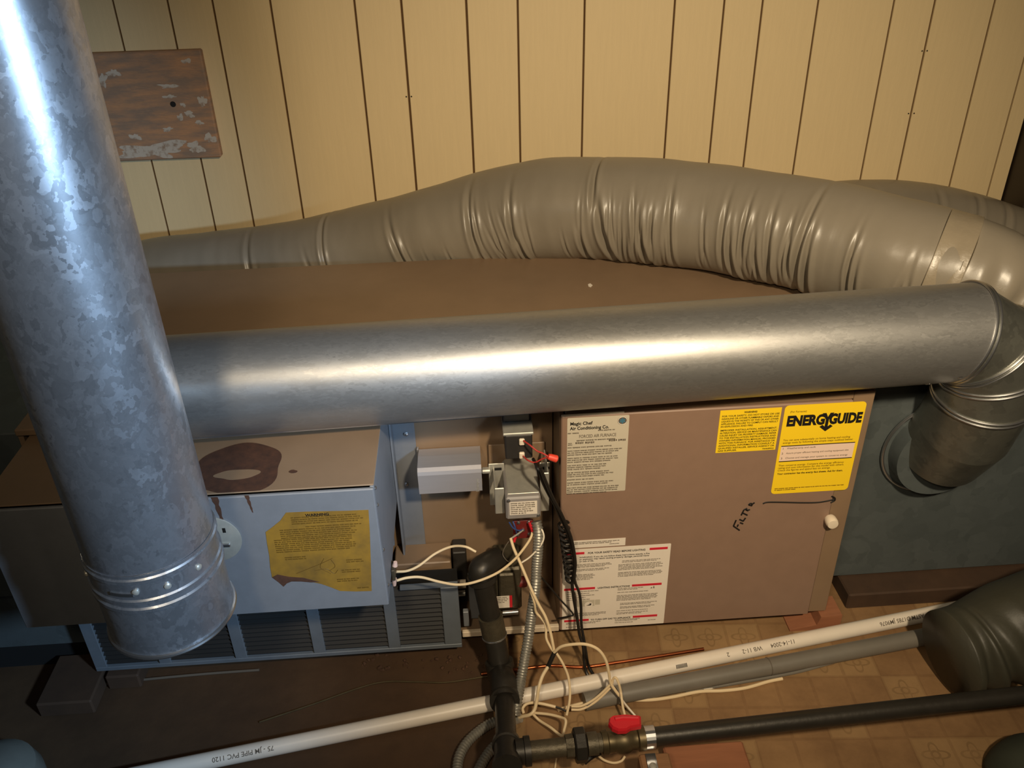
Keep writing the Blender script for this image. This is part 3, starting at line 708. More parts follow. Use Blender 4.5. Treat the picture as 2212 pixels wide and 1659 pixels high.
# take-off boot that joins the level pipe, behind the upright pipe
def gore_rings(path, r_, seg=56):
    P = [Vector(p) for p in path]; d = (P[1] - P[0]).normalized(); a = d.orthogonal().normalized(); b = d.cross(a)
    ring = [P[0] + (a * cos(2 * pi * k / seg) + b * sin(2 * pi * k / seg)) * r_ for k in range(seg)]
    out = [ring]
    for i in range(1, len(P)):
        d0 = (P[i] - P[i - 1]).normalized(); d1 = (P[i + 1] - P[i]).normalized() if i + 1 < len(P) else d0
        n_ = (d0 + d1).normalized()
        ring = [p + d0 * ((P[i] - p).dot(n_) / d0.dot(n_)) for p in ring]; out.append(ring)
    return out

# ------------------------------------------------------------------ level vent pipe with elbows
HPY, HPZ, HR = .0, .6145, .0762
hp = thing('vent_pipe', (.15, 0, .538), 'long level galvanized vent pipe lying along the furnace top with a segmented elbow', 'vent pipe')
PA, PB = Vector((-.46, -.028, HPZ)), Vector((.720, .004, HPZ + .009))
el = [PB, (.757, .004, HPZ + .006), (.797, .003, HPZ - .018), (.820, .004, HPZ - .060), (.824, .008, HPZ - .112), (.826, .030, HPZ - .19), (.828, .076, HPZ - .265)]
rg = gore_rings([PA] + el[1:], HR)
body = MB().rings([rg[0], rg[1]], False, False)
body.build('straight_pipe', M['gh'], hp, True)
for i in range(1, len(rg) - 1):
    MB().rings([rg[i], rg[i + 1]], False, i == len(rg) - 2).build('elbow_gore', M['ge'], hp, True)
for i in range(1, len(rg) - 2):
    for dd in (-.0035, .0035):
        P0 = el[i]; nx = (Vector(el[min(i + 1, len(el) - 1)]) - Vector(el[i - 1])).normalized()
        c_ = Vector(P0)
        MB().tube([(p - c_) * 1.012 + c_ + nx * dd for p in rg[i]], .0022, 7, closed=True).build('raised_bead', M['rim'], hp, True)
# lower edge seam and screws
def axis_at(x): return PA.lerp(PB, (x - PA.x) / (PB.x - PA.x))
def on_pipe(x, ang, r_=HR): return axis_at(x) + Vector((0, r_ * cos(radians(ang)), r_ * sin(radians(ang))))
sm = MB(); sm.tube([on_pipe(-.46, 238.5, HR + .0006), on_pipe(.70, 238.5, HR + .0006)], .0016, 6); sm.build('lock_seam', M['rim'], hp)
for x, ang, r_ in ((.693, 232, .005), (.732, 215, .0045)):
    c_ = on_pipe(x, ang); n_ = (c_ - axis_at(x)).normalized()
    MB().lathe(c_, n_, [(0, r_), (.002, r_), (.004, r_ * .5)], 12).build('screw', M['rim'], hp, True)
# collar at the left end turning forward into the upright pipe
tee = [PA, (-.505, -.033, HPZ + .006), (-.520, -.06, HPZ + .02), (-.495, -.10, HPZ + .04), (-.440, VPY + VR - .002, HPZ + .075)]
rt = gore_rings(tee, HR * .985)
for i in range(len(rt) - 1): MB().rings([rt[i], rt[i + 1]], False, False).build('elbow_gore', M['gh'], hp, True)
# round collar on the sheet metal box
ce = Vector((.816, .0835, .345))
MB().lathe(ce, (0, -1, 0), [(0, .092), (.003, .092), (.004, .082), (.035, .080)], 48).build('wall_collar', M['plenum'], hp, True)
MB().ring(ce + Vector((0, -.005, 0)), (0, 1, 0), .0925, .003, 56, 8).build('raised_bead', M['rim'], hp, True)
# knock-out disc on the hood
kd = thing('cover_disc', (-.330, HY - .004, .40), 'pale round metal cover plate half hidden behind the upright pipe', 'cover plate')
c_ = at(478, 1165, Y=HY - .002)
MB().lathe((c_.x - .012, HY - .0005, c_.z), (0, -1, 0), [(0, .040), (.0015, .040), (.002, .039)], 40).build('disc', M['zinc'], kd, True)
q = at(484, 1146, Y=HY - .003); MB().box((q.x - .002, HY - .0032, q.z - .004), (q.x + .002, HY - .0026, q.z + .004)).build('slot', M['ink'], kd)
q = at(485, 1178, Y=HY - .004); MB().box((q.x - .010, HY - .006, q.z - .003), (q.x + .008, HY - .0026, q.z + .003), .001).build('clip', M['rim'], kd)

# ------------------------------------------------------------------ flexible ducts
def flex(name, path, rad, creases, m_, parent, seg=72, ns=420, seed=1, amp=1.0, cap=True):
    """wrinkled jacket; creases = (station 0..1, depth, width, slant, centre angle, spread); angle 0 = top, 90 = towards the room, 180 = bottom"""
    P = smooth_path(path, 24); Ls = [0]
    for i in range(1, len(P)): Ls.append(Ls[-1] + (P[i] - P[i - 1]).length)
    tot = Ls[-1]; rs = []
    cols = [1106 + FPX * (p - CAM).dot(RT) / (p - CAM).dot(FW) for p in P]
    def station(c):      # a crease given by its picture column is turned into a place along the duct
        if c[0] <= 1: return c
        for i in range(1, len(P)):
            if cols[i] >= c[0]: return (Ls[i] / tot,) + tuple(c[1:])
        return (1.0,) + tuple(c[1:])
    creases = [station(c) for c in creases]
    def sample(u):
        d = u * tot
        for i in range(1, len(P)):
            if Ls[i] >= d:
                t = (d - Ls[i - 1]) / max(1e-9, Ls[i] - Ls[i - 1]); return P[i - 1].lerp(P[i], t), (P[i] - P[i - 1]).normalized()
        return P[-1], (P[-1] - P[-2]).normalized()
    def rad_at(u):
        if not isinstance(rad, (list, tuple)): return rad
        x = u * (len(rad) - 1); i = min(int(x), len(rad) - 2); t = x - i; t = t * t * (3 - 2 * t); return rad[i] * (1 - t) + rad[i + 1] * t
    for i in range(ns + 1):
        u = i / ns; p, t = sample(u)
        up = Vector((0, 0, 1)); up = (up - t * up.dot(t)).normalized(); side = up.cross(t).normalized()
        if side.y > 0: side = -side
        r0 = rad_at(u); ring = []; near = [c for c in creases if abs(u - c[0]) * tot < 4.5 * c[2] + abs(c[3]) * tot * 1.6]
        for k in range(seg):
            th = 360 * k / seg; a = radians(th); off = 0
            for (s0, dep, wd, sl, ca, spr) in near:
                da = (th - ca + 180) % 360 - 180
                mk_ = math.exp(-(da / spr) ** 2)
                x = (u - s0 - sl * da / 90.0) * tot / wd
                if abs(x) < 5: off += mk_ * dep * (-math.exp(-x * x) + .55 * math.exp(-(x - 1.7) ** 2) + .35 * math.exp(-(x + 1.8) ** 2))
            nv = noise.noise(Vector((u * tot * 9 + seed * 7, cos(a) * 1.1, sin(a) * 1.1))) * .004 + noise.noise(Vector((u * tot * 42 + seed, cos(a) * 1.2, sin(a) * 1.2 + seed))) * .0012 * (.25 + .75 * max(0, sin(a)))
            rr_ = r0 * (1 + 0) + amp * (off + nv)
            ring.append(p + (up * cos(a) + side * sin(a)) * rr_)
        rs.append(ring)
    o = MB().rings(rs, cap, cap).build(name, m_, parent, 'all'); return o

fd = thing('flexible_duct', (.3, .6, .5), 'long wrinkled grey vinyl flexible duct draped over the back of the furnace', 'duct')
path = [(-1.05, .80, .40), (-.72, .80, .432), (-.46, .79, .455), (-.25, .755, .50), (-.05, .70, .558), (.12, .65, .612), (.30, .585, .637), (.50, .485, .642)]
path += [at(1800, 520, Z=.640), at(1935, 556, Z=.634), at(2070, 594, Z=.622)]
rc = random.Random(11)
# station, depth, width, slant, centre angle, spread
cre = [(565, .004, .006, .002, 80, 60), (735, .006, .005, -.002, 70, 60), (700, .005, .005, .010, 108, 35), (890, .010, .006, .010, 100, 45), (1040, .010, .006, -.008, 82, 45), (1060, .006, .004, -.005, 80, 30), (1130, .008, .005, -.004, 90, 40), (1135, .010, .005, .006, 125, 25),
       (1300, .008, .005, .002, 45, 40), (1330, .014, .007, .016, 108, 45), (1278, .010, .005, .008, 128, 25), (1415, .011, .006, .014, 115, 38), (1392, .006, .004, .008, 85, 25), (1470, .008, .005, .006, 95, 40), (1590, .008, .005, .004, 90, 35), (1612, .009, .005, .010, 118, 40), (1642, .009, .004, .002, 88, 32),
       (1668, .008, .004, .010, 118, 35), (1690, .009, .005, .005, 100, 40), (1762, .010, .005, -.003, 85, 55), (1782, .010, .005, .003, 108, 40), (1735, .006, .004, .006, 95, 30), (1880, .008, .004, .003, 100, 35), (1895, .006, .004, .004, 108, 25), (1965, .007, .004, -.006, 112, 26), (1985, .006, .004, .006, 105, 26)]
for i in range(64): cre.append((rc.choice([rc.uniform(480, 2000), rc.gauss(1690, 70), rc.gauss(1090, 50), rc.gauss(1400, 50)]), rc.uniform(.0015, .004), rc.uniform(.0022, .0042), rc.uniform(-.01, .012), rc.uniform(85, 140), rc.uniform(12, 30)))
flex('jacket', path, [.098, .098, .098, .098, .100, .102, .105, .106, .106, .105, .103], cre, M['duct'], fd, seg=96, ns=1000)
pb = smooth_path([at(2008, 576.5, Z=.6285), at(2040, 585.5, Z=.6255), at(2073, 595, Z=.622)], 6)
flex('tape_band', [pb[0], pb[len(pb) // 2], pb[-1]], .1058, [(.5, .003, .01, .1, 100, 60)], M['tape'], fd, ns=40, seed=3)
fd2 = thing('flexible_duct', (1.1, .4, .45), 'short bunched grey duct section right of the tape band above the elbow', 'duct')
cre = [(.1 + .03 * i, .008, .006, rc.uniform(-.03, .03), rc.uniform(40, 120), 40) for i in range(5)] + [(rc.uniform(.1, .9), .006, .009, rc.uniform(-.04, .04), rc.uniform(30, 130), 35) for i in range(10)]
flex('jacket', [at(2046, 587, Z=.625), at(2125, 618, Z=.605), atd(2205, 660, 1.555), atd(2290, 720, 1.60), atd(2350, 860, 1.66)], [.1025, .1035, .116, .122, .122], cre, M['duct'], fd2, ns=160, seed=5)
fd3 = thing('flexible_duct', (1.1, .83, .4), 'second grey flexible duct running behind the main one to the right corner', 'duct')
flex('jacket', [(.55, .80, .43), (.78, .82, .475), (.98, .835, .487), (1.2, .835, .455), (1.5, .80, .36)], .1, [(rc.uniform(.4, .9), .004, .006, 0, rc.uniform(20, 90), 30) for i in range(9)], M['duct'], fd3, ns=160, seed=8)
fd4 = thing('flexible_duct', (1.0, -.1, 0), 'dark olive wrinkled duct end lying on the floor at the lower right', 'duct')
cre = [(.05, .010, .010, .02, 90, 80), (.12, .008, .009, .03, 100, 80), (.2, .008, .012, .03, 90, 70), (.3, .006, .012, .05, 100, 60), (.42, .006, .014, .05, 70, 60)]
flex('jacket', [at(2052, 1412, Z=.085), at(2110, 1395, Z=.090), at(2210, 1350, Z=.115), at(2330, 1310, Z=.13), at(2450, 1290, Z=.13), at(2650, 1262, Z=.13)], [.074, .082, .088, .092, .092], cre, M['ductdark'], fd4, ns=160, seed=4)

# ------------------------------------------------------------------ board on the wall
bd = thing('wall_board', (-.69, YW - .02, .68), 'square weathered wooden board with peeling white paint on the wall', 'board')
b0 = MB().box((-.814, YW - .024, .682), (-.5655, YW - .0025, .9225), .003).build('board', M['wood'], bd)
def ragged(cx, cz, rx, rz, n, seed):
    q_ = random.Random(seed); ph = [q_.uniform(0, 6.28) for _ in range(9)]; out = []
    for i_ in range(n):
        a_ = 2 * pi * i_ / n; k_ = 1 + sum(.22 * sin((j_ + 2) * a_ + ph[j_]) / (1 + .45 * j_) for j_ in range(9)) + q_.uniform(-.07, .07); k_ = max(.3, k_)
        sq = (abs(cos(a_)) ** 4 + abs(sin(a_)) ** 4) ** -.25 if rx > .05 else 1
        out.append((cx + rx * cos(a_) * k_ * sq, cz + rz * sin(a_) * k_ * sq))
    return out
for i, (cx, cz, rx, rz, sd_) in enumerate(((-.720, .706, .062, .017, 1), (-.792, .866, .009, .013, 2), (-.765, .880, .012, .008, 3), (-.583, .812, .008, .013, 4), (-.618, .785, .010, .007, 5), (-.640, .778, .008, .006, 6), (-.650, .848, .018, .005, 7), (-.582, .728, .013, .010, 9), (-.620, .708, .018, .012, 10), (-.752, .738, .013, .006, 12), (-.60, .90, .01, .005, 14), (-.675, .752, .010, .005, 15), (-.60, .765, .007, .006, 16), (-.628, .806, .006, .004, 17), (-.655, .825, .012, .004, 18))):
    po = [(max(-.811, min(-.568, x)), max(.685, min(.92, z_))) for x, z_ in ragged(cx, cz, rx, rz, 54, sd_)]
    MB().prism([(x, YW - .0243, z_) for x, z_ in po], (0, -.0003 - .00003 * i, 0)).build('paint_patch', M['paint'], b0)
MB().lathe((-.650, YW - .0242, .808), (0, -1, 0), [(0, .0065), (.0004, .0065)], 14).build('knot', M['ink'], b0)

# ------------------------------------------------------------------ pipes along the floor
def floor_tube(pts, r_, name, m_, par=None, seg=20): return MB().tube(pts, r_, seg).build(name, m_, par, True)
pv = thing('pvc_pipe', (.1, -.12, 0), 'white plastic pipe with black print crossing the floor diagonally', 'pipe')
PZ = .0145
pp = [at(150, 1700, Z=PZ), at(700, 1592, Z=PZ), at(1090, 1513, Z=PZ), at(1330, 1464, Z=PZ), at(1600, 1408, Z=PZ), at(1880, 1352, Z=PZ), at(2150, 1292, Z=PZ)]
A_, B_ = pp[1], pp[5]
ax = (B_ - A_).normalized(); A0 = A_ - ax * .35; B0 = B_ + ax * .28
floor_tube([A0, B0], .0136, 'pipe', M['pvc'], pv, 28)
side = Vector((ax.y, -ax.x, 0)).normalized()  # towards the room
def pipe_text(mb, body, img_x_start, img_y, size, ang, bold=.01):
    """lettering bent round the pipe; runs from right to left so it stands on its head for the camera"""
    vs, fs = text_mesh(body, size, bold=bold, depth=.00005)
    import bmesh
    bm = bmesh.new(); bv = [bm.verts.new(v) for v in vs]
    for f in fs:
        try: bm.faces.new([bv[i] for i in f])
        except ValueError: pass
    y0_, y1_ = min(v.y for v in vs), max(v.y for v in vs)
    for i in range(1, 9):      # cut across so that tall strokes bend with the pipe
        bmesh.ops.bisect_plane(bm, geom=bm.verts[:] + bm.edges[:] + bm.faces[:], plane_co=(0, y0_ + (y1_ - y0_) * i / 9, 0), plane_no=(0, 1, 0))
    bm.verts.index_update(); vs = [v.co.copy() for v in bm.verts]; fs = [tuple(v.index for v in f.verts) for f in bm.faces]; bm.free()
    s = at(img_x_start, img_y, Z=PZ + .008); t0 = (s - A0).dot(ax); wd = [max(v.y for v in vs), min(v.y for v in vs)]; mid = sum(wd) / 2
    out = []
    for v in vs:
        a = radians(ang) + (v.y - mid) / .0136   # ang 0 = top, positive towards the room
        rr_ = .01375 + max(0, v.z) * 1
        out.append(A0 + ax * (t0 - v.x) + (Vector((0, 0, 1)) * cos(a) + side * sin(a)) * rr_)
    mb.add(out, fs)
def ptx(*a_, **k_):
    t_ = MB(); pipe_text(t_, *a_, **k_); t_.build('pipe_print', M['inkgrey'], pv)
ptx('75 - JM PIPE PVC 1120', 592, 1630, .0105, 38)
ptx('2', 1577, 1418, .0105, 38); ptx('WB 11-2', 1648, 1405, .0105, 38); ptx('11-14-2004', 1718, 1388, .0105, 38)
ptx('NSF-pw ASTM D1785 JM9076', 2030, 1320, .0105, 38)
tx = MB(); pipe_text(tx, 'IIIIIIIII', 1488, 1443, .0095, 50, bold=.03); tx.build('bar_code', M['ink'], pv)
gp = thing('grey_pipe', (.5, -.13, 0), 'long grey conduit lying beside the white plastic pipe', 'pipe')
floor_tube([at(1262, 1516, Z=.016), at(1330, 1502, Z=.016), at(1660, 1440, Z=.016), at(2000, 1375, Z=.016), at(2100, 1356, Z=.016)], .0155, 'conduit', M['greypipe'], gp, 24)
MB().ring(at(1660, 1440, Z=.016), at(2000, 1375, Z=.016) - at(1660, 1440, Z=.016), .0157, .0008, 24, 6).build('coupling_line', M['inkgrey'], gp)
ct = MB().tube(ipath([(1040, 1456, None, .006), (1120, 1446, None, .006), (1190, 1438, None, .006), (1260, 1441, None, .006), (1340, 1430, None, .006), (1420, 1418, None, .006), (1520, 1402, None, .006)]), .0032, 10).build('copper_tube', M['copper'], None, True)
tag(ct, 'thin shiny copper tube on the floor behind the white pipe', 'tube')

# ------------------------------------------------------------------ gas line
gl = thing('gas_line', (.05, -.2, 0), 'black iron gas line with elbow, tee, union and red-handled valve', 'gas pipe')
e0 = at(1037, 1228, Y=-.035); e1 = at(1068, 1372, Y=-.060); e2 = at(1080, 1440, Y=-.085); e3 = at(1090, 1510, Y=-.16); e4 = at(1094, 1612, Y=-.285)
def cylp(name, a, b, r_, m_, par=gl, seg=24, **k): return MB().cyl(a, b, r_, seg, **k).build(name, m_, par, True)
cylp('riser', e0, e1, .0178, M['black_iron'])
eb = smooth_path([e0 + Vector((.030, .030, -.010)), e0 + Vector((.014, .013, -.003)), e0 + Vector((.001, .001, -.004)), e0 + (e1 - e0) * .16], 5)
MB().tube(eb, .0215, 20).build('elbow', M['black_iron'], gl, True)
d_ = (e1 - e0).normalized()
MB().lathe(e0 + (e1 - e0) * .10, d_, [(0, .0255), (.010, .0255), (.012, .022)], 24).build('elbow_band', M['black_iron'], gl, True)
cylp('coupling', e0 + (e1 - e0) * .70, e1 + d_ * .002, .0215, M['iron'])
MB().ring(e1, d_, .0205, .0022, 28, 6).build('bright_edge', M['rim'], gl, True)
cylp('riser', e1, e2, .0188, M['black_iron'])
MB().tube(smooth_path([e2 - (e2 - e1) * .15, e2 + Vector((0, -.006, -.010)), e3 + Vector((0, .03, .004)), e3], 6), .0232, 22).build('elbow', M['black_iron'], gl, True)
MB().lathe(e2 - (e2 - e1) * .18, (e2 - e1).normalized(), [(0, .0252), (.012, .0252)], 24).build('elbow_band', M['black_iron'], gl, True)
d3 = (e4 - e3).normalized()
MB().lathe(e3 - d3 * .006, d3, [(0, .0255), (.013, .0255)], 24).build('elbow_band', M['black_iron'], gl, True)
cylp('nipple', e3, e4, .0165, M['black_iron'])
MB().lathe(e4 - d3 * .012, d3, [(0, .0215), (.010, .0225), (.011, .0195), (.055, .0195), (.056, .0225), (.066, .0225)], 24).build('tee', M['black_iron'], gl, True)
# run to the right
g0 = e4 + d3 * .018; gR = at(2330, 1488, Z=g0.z); gR = g0 + (gR - g0) * 1.6
gd = (gR - g0).normalized()
def gat(px):  # point on the run above a picture column
    lo, hi = 0.0, (gR - g0).length
    for _ in range(40):
        mid = (lo + hi) / 2; p_ = g0 + gd * mid; d = p_ - CAM; x = 1106 + FPX * d.dot(RT) / d.dot(FW)
        if x < px: lo = mid
        else: hi = mid
    return g0 + gd * lo
MB().lathe(g0 + gd * .014, gd, [(0, .019), (.012, .0195), (.013, .0222), (.022, .0222)], 24).build('tee_branch', M['black_iron'], gl, True)
cylp('nipple', gat(1135), gat(1232), .0142, M['iron'])
MB().lathe(gat(1222), gd, [(0, .0175), (.012, .0185)], 8).build('union_end', M['iron'], gl)
MB().lathe(gat(1240), gd, [(0, .024), (.002, .0262), (.016, .0262), (.018, .024)], 8).build('union_nut', M['black_iron'], gl)
MB().lathe(gat(1268), gd, [(0, .0175), (.016, .0175), (.017, .0145), (.03, .0145)], 16).build('union_end', M['iron'], gl, True)
vb = MB().lathe(gat(1300), gd, [(0, .017), (.008, .0185), (.010, .0155), (.020, .0155), (.026, .0195), (.040, .0195), (.046, .0155), (.054, .0155), (.056, .019), (.066, .019), (.067, .016)], 12).build('ball_valve', M['brass'], gl, True)
lab(vb, 'brass ball valve with red handle')
vc = gat(1345) + Vector((0, 0, .018))
MB().cyl(vc, vc + Vector((0, 0, .016)), .006, 12).build('valve_stem', M['brass'], vb, True)
hz = vc.z + .016
def hp2(x, y): p_ = at(x, y, Z=hz); return (p_.x, p_.y, hz)
hpoly = [hp2(*p) for p in ((1322, 1553), (1350, 1550), (1384, 1553), (1385, 1573), (1362, 1577), (1353, 1583), (1335, 1584), (1322, 1578), (1314, 1568), (1315, 1558))]
hm = MB(); n_ = len(hpoly); cen = sum((Vector(p) for p in hpoly), Vector()) / n_
rgs = [[Vector(p) + Vector((0, 0, -.002)) for p in hpoly], [Vector(p) + Vector((0, 0, .005)) for p in hpoly], [cen + (Vector(p) - cen) * .9 + Vector((0, 0, .009)) for p in hpoly]]
hm.rings(rgs); hm.build('valve_handle', M['red'], vb)
MB().tube([hp2(1328, 1562), hp2(1345, 1559), hp2(1378, 1560)], .003, 8).build('handle_rib', M['red'], vb, True)
for p_ in bpy.data.objects['handle_rib'].data.vertices: p_.co.z += .009
cylp('pipe_run', gat(1388), gR, .0143, M['black_iron'])
cylp('reducer', gat(1380), gat(1399), .0165, M['iron'])
ps = thing('pipe_strap', gat(1402) - Vector((0, .03, .02)), 'shiny zinc strap holding the gas pipe beside the red valve handle', 'pipe strap')
pc = gat(1402); sg_ = Vector((0, -1, 0)) ; sw_ = .008
rs = []
for i in range(13):
    a = radians(150 - i * 16); c1 = pc + (Vector((0, 0, 1)) * sin(a) + sg_ * cos(a) * 1) * .0158; c2 = pc + (Vector((0, 0, 1)) * sin(a) + sg_ * cos(a)) * .0172
    rs.append([c1 - gd * sw_, c1 + gd * sw_, c2 + gd * sw_, c2 - gd * sw_])
tail = rs[-1]
MB().rings(rs).build('strap_arch', M['rim'], ps)
tl = MB(); y0 = pc.y - .017; zt = pc.z - .008
tl.box((pc.x - sw_, y0 - .028, zt - .014), (pc.x + sw_, y0 + .004, zt - .0122), .0005); tl.build('strap_foot', M['rim'], ps)
MB().lathe((pc.x, y0 - .018, zt - .0122), (0, 0, 1), [(0, .0055), (.001, .0055), (.002, .003)], 14).build('screw', M['zinc'], ps, True)
zt2 = zt - .0142
lumber('pipe_rest', (pc.x - .018, y0 - .11, 0), (pc.x + .030, y0 + .006, zt2), M['lumber'], 'pale wood block under the zinc pipe strap')
lumber('lumber_offcut', (pc.x + .034, y0 - .15, 0), (pc.x + .165, at(1500, 1606, Z=.030).y, .030), M['redlumber'], 'orange lumber offcut at the bottom edge of the picture')

# ------------------------------------------------------------------ wires and cables
def wire(name, pts, r_, m_, label, cat='wire', group=None, par=None, n=8, seg=8):
    o = MB().tube(ipath(pts, n), r_, seg).build(name, m_, par, True)
    return tag(o, label, cat, group) if par is None else o
wire('thermocouple_wire', [(856, 1235, -.09), (880, 1233, -.075), (905, 1222, -.06), (940, 1196, -.04), (975, 1181, -.035), (1005, 1181, -.045), (1028, 1192, -.05)], .0021, M['wire'], 'cream wire arching from the hood edge to the gas elbow')
wire('control_wire', [(857, 1254, -.09), (880, 1248, -.085), (910, 1247, -.08), (950, 1257, -.08), (990, 1263, -.085), (1030, 1256, -.085), (1075, 1237, -.07), (1110, 1210, -.045), (1135, 1180, -.02), (1148, 1158, -.01), (1150, 1142, .003)], .0022, M['wire'], 'cream wire sagging from the hood edge up to the red terminal')
lug = MB().tube([at(1145, 1128, Y=.003), at(1152, 1147, Y=-.003)], .0042, 10).build('crimp_lug', M['red'], None, True); tag(lug, 'red crimp lug on the terminal board', 'wire lug')
lug = MB().tube([at(1113, 1160, Y=.0), at(1110, 1170, Y=-.002)], .0030, 10).build('crimp_lug', M['red'], None, True); tag(lug, 'small red crimp hanging below the blue wires', 'wire lug')
wire('terminal_wire', [(1152, 1132, .006), (1163, 1134, -.005), (1173, 1150, -.015), (1174, 1165, -.02), (1165, 1182, -.025), (1145, 1203, -.03), (1126, 1216, -.035)], .0015, M['whitewire'], 'thin white wire looping right of the terminal board')
wire('thin_wire', [(1112, 1155, .0), (1095, 1175, -.01), (1086, 1195, -.015), (1092, 1208, -.02), (1102, 1216, -.02)], .0008, M['inkgrey'], 'hair-thin grey wire loop below the terminal board')
for i, pts in enumerate(([(1100, 1128, -.004), (1108, 1140, -.006), (1120, 1146, -.002), (1130, 1144, .005)], [(1108, 1126, .0), (1113, 1140, -.004), (1116, 1152, .003)])):
    wire('blue_wire', pts, .0014, M['bluewire'], ('blue wire crossing to the middle terminal screw', 'blue wire dropping to the lower left terminal screw')[i])
wire('grey_pair', [(1130, 1145, .003), (1118, 1154, -.004), (1103, 1164, -.010)], .0016, M['zinc'], 'short bare silver wire twisted at the lower left terminal')
wire('thermostat_cable', [(1103, 1162, -.010), (1110, 1185, -.022), (1122, 1212, -.04), (1136, 1245, -.055), (1150, 1278, -.07), (1163, 1305, -.08), (1178, 1332, -.09), (1188, 1362, -.10), (1194, 1390, -.11), (1197, 1408, -.115)], .0026, M['wire'], 'cream cable running from the terminal board down to the taped splice')
wire('thermostat_cable', [(1146, 1275, -.066), (1154, 1300, -.075), (1158, 1322, -.075), (1170, 1336, -.08), (1179, 1352, -.09), (1180, 1378, -.10), (1188, 1396, -.108), (1196, 1408, -.115)], .0022, M['wire'], 'thinner cream cable meeting the taped splice from the left')
wire('splice_tape', [(1199, 1407, -.115), (1192, 1422, -.12), (1184, 1440, -.125)], .0040, M['blackwire'], 'black tape wrapped round the wire splice', 'tape', seg=10)
wire('thermostat_cable', [(1197, 1409, -.117), (1212, 1397, -.12), (1236, 1392, -.125), (1266, 1392, -.13), (1292, 1403, -.135), (1308, 1425, -.14), (1315, 1452, -.145), (1319, 1475, -.15), (1328, 1490, -.155), (1338, 1503, -.16)], .0026, M['wire'], 'cream cable arching right from the splice in a big loop')
wire('thermostat_cable', [(1202, 1411, -.117), (1215, 1432, -.125), (1227, 1460, -.135), (1231, 1490, -.15), (1230, 1516, -.165), (1224, 1545, -.18)], .0022, M['wire'], 'cream cable hanging down right of the taped splice')
wire('thermostat_cable', [(1185, 1438, -.125), (1172, 1460, -.135), (1164, 1485, -.15), (1160, 1510, -.16), (1155, 1532, -.17), (1146, 1543, -.175), (1128, 1548, -.17), (1112, 1551, -.165)], .0030, M['wire'], 'cream cable hanging from the tape to the conduit connector')
wire('thermostat_cable', [(1150, 1541, -.172), (1165, 1556, -.18), (1190, 1572, -.2), (1213, 1589, -.215), (1219, 1575, -.21), (1222, 1556, -.2), (1210, 1549, -.19), (1185, 1543, -.18), (1155, 1540, -.172)], .0023, M['wire'], 'cream cable folded into a triangle above the gas pipe')
wire('thermostat_cable', [(1131, 1540, -.165), (1129, 1530, -.16), (1137, 1521, -.155), (1152, 1518, -.155), (1175, 1521, -.16), (1200, 1527, -.165)], .0026, M['wire'], 'cream cable end curling back with a dark stripped tip')
wire('stripped_tip', [(1200, 1527, -.165), (1212, 1531, -.168), (1224, 1537, -.172)], .0018, M['blackwire'], 'dark stripped tip of the curled cable')
for i, dy in enumerate((0, 7)):
    wire('thermostat_cable', [(1234, 1526 + dy, -.165), (1256, 1525 + dy, -.165), (1280, 1513 + dy, -.16), (1300, 1497 + dy, -.155), (1318, 1479 + dy, -.15)], .0022, M['wire'], ('upper cream cable of the pair swooping below the big loop', 'lower cream cable of the pair swooping below the big loop')[i])
wire('thermostat_cable', [(1322, 1478, -.15), (1325, 1466, -.148), (1331, 1465, -.15), (1337, 1478, -.155), (1341, 1495, -.16), (1343, 1510, -.17), (1346, 1530, -.18), (1351, 1549, -.19)], .0022, M['wire'], 'cream cable knotted beside the white pipe and hanging down')
wire('thermostat_cable', [(1338, 1503, -.16), (1346, 1515, -.165), (1358, 1530, -.17), (1372, 1546, -.18)], .0018, M['whitewire'], 'pale wire running from the knot towards the red handle')
wire('floor_cable', [(1205, 1534, None, .008), (1240, 1524, None, .006), (1290, 1513, None, .006), (1340, 1511, None, .006), (1400, 1512, None, .006), (1450, 1506, None, .006), (1510, 1494, None, .006), (1560, 1492, None, .006), (1610, 1486, None, .006), (1660, 1472, None, .006), (1690, 1466, None, .006)], .0030, M['wire'], 'cream cable lying along the floor below the grey conduit')
wire('floor_cable', [(1480, 1494, None, .004), (1600, 1474, None, .005), (1720, 1452, None, .006), (1820, 1425, None, .008), (1900, 1410, None, .008), (2010, 1386, None, .008)], .0030, M['greypipe'], 'grey-brown cable beside the grey conduit towards the right')
wire('floor_cable', [(1520, 1490, None, .004), (1640, 1462, None, .005), (1740, 1444, None, .006), (1840, 1412, None, .008), (1920, 1400, None, .009), (2010, 1378, None, .010)], .0022, M['whitewire'], 'thin pale cable tight against the grey conduit')
wire('loose_wire', [(1205, 1608, None, .004), (1203, 1630, None, .004), (1198, 1665, None, .004)], .0016, M['wire'], 'short pale wire on the floor below the union nut')
wire('loose_wire', [(1275, 1629, None, .03), (1292, 1626, None, .03), (1310, 1626, None, .03), (1352, 1620, None, .03)], .0020, M['wire'], 'straight cream wire end below the ball valve')
wire('loose_wire', [(1290, 1630, None, .02), (1305, 1642, None, .012), (1325, 1648, None, .01), (1342, 1644, None, .01), (1350, 1634, None, .012)], .0020, M['wire'], 'curled cream wire below the ball valve')
wire('twisted_tape', [(1262, 1648, None, .02), (1280, 1634, None, .026), (1298, 1626, None, .03)], .0040, M['blackwire'], 'black tape scrap twisted round wires under the valve', 'tape')
wire('thin_floor_wire', [(225, 1477, None, .004), (330, 1466, None, .004), (450, 1455, None, .004), (560, 1447, None, .004)], .0024, M['inkgrey'], 'pale strip along the floor in front of the left grille', 'strip')
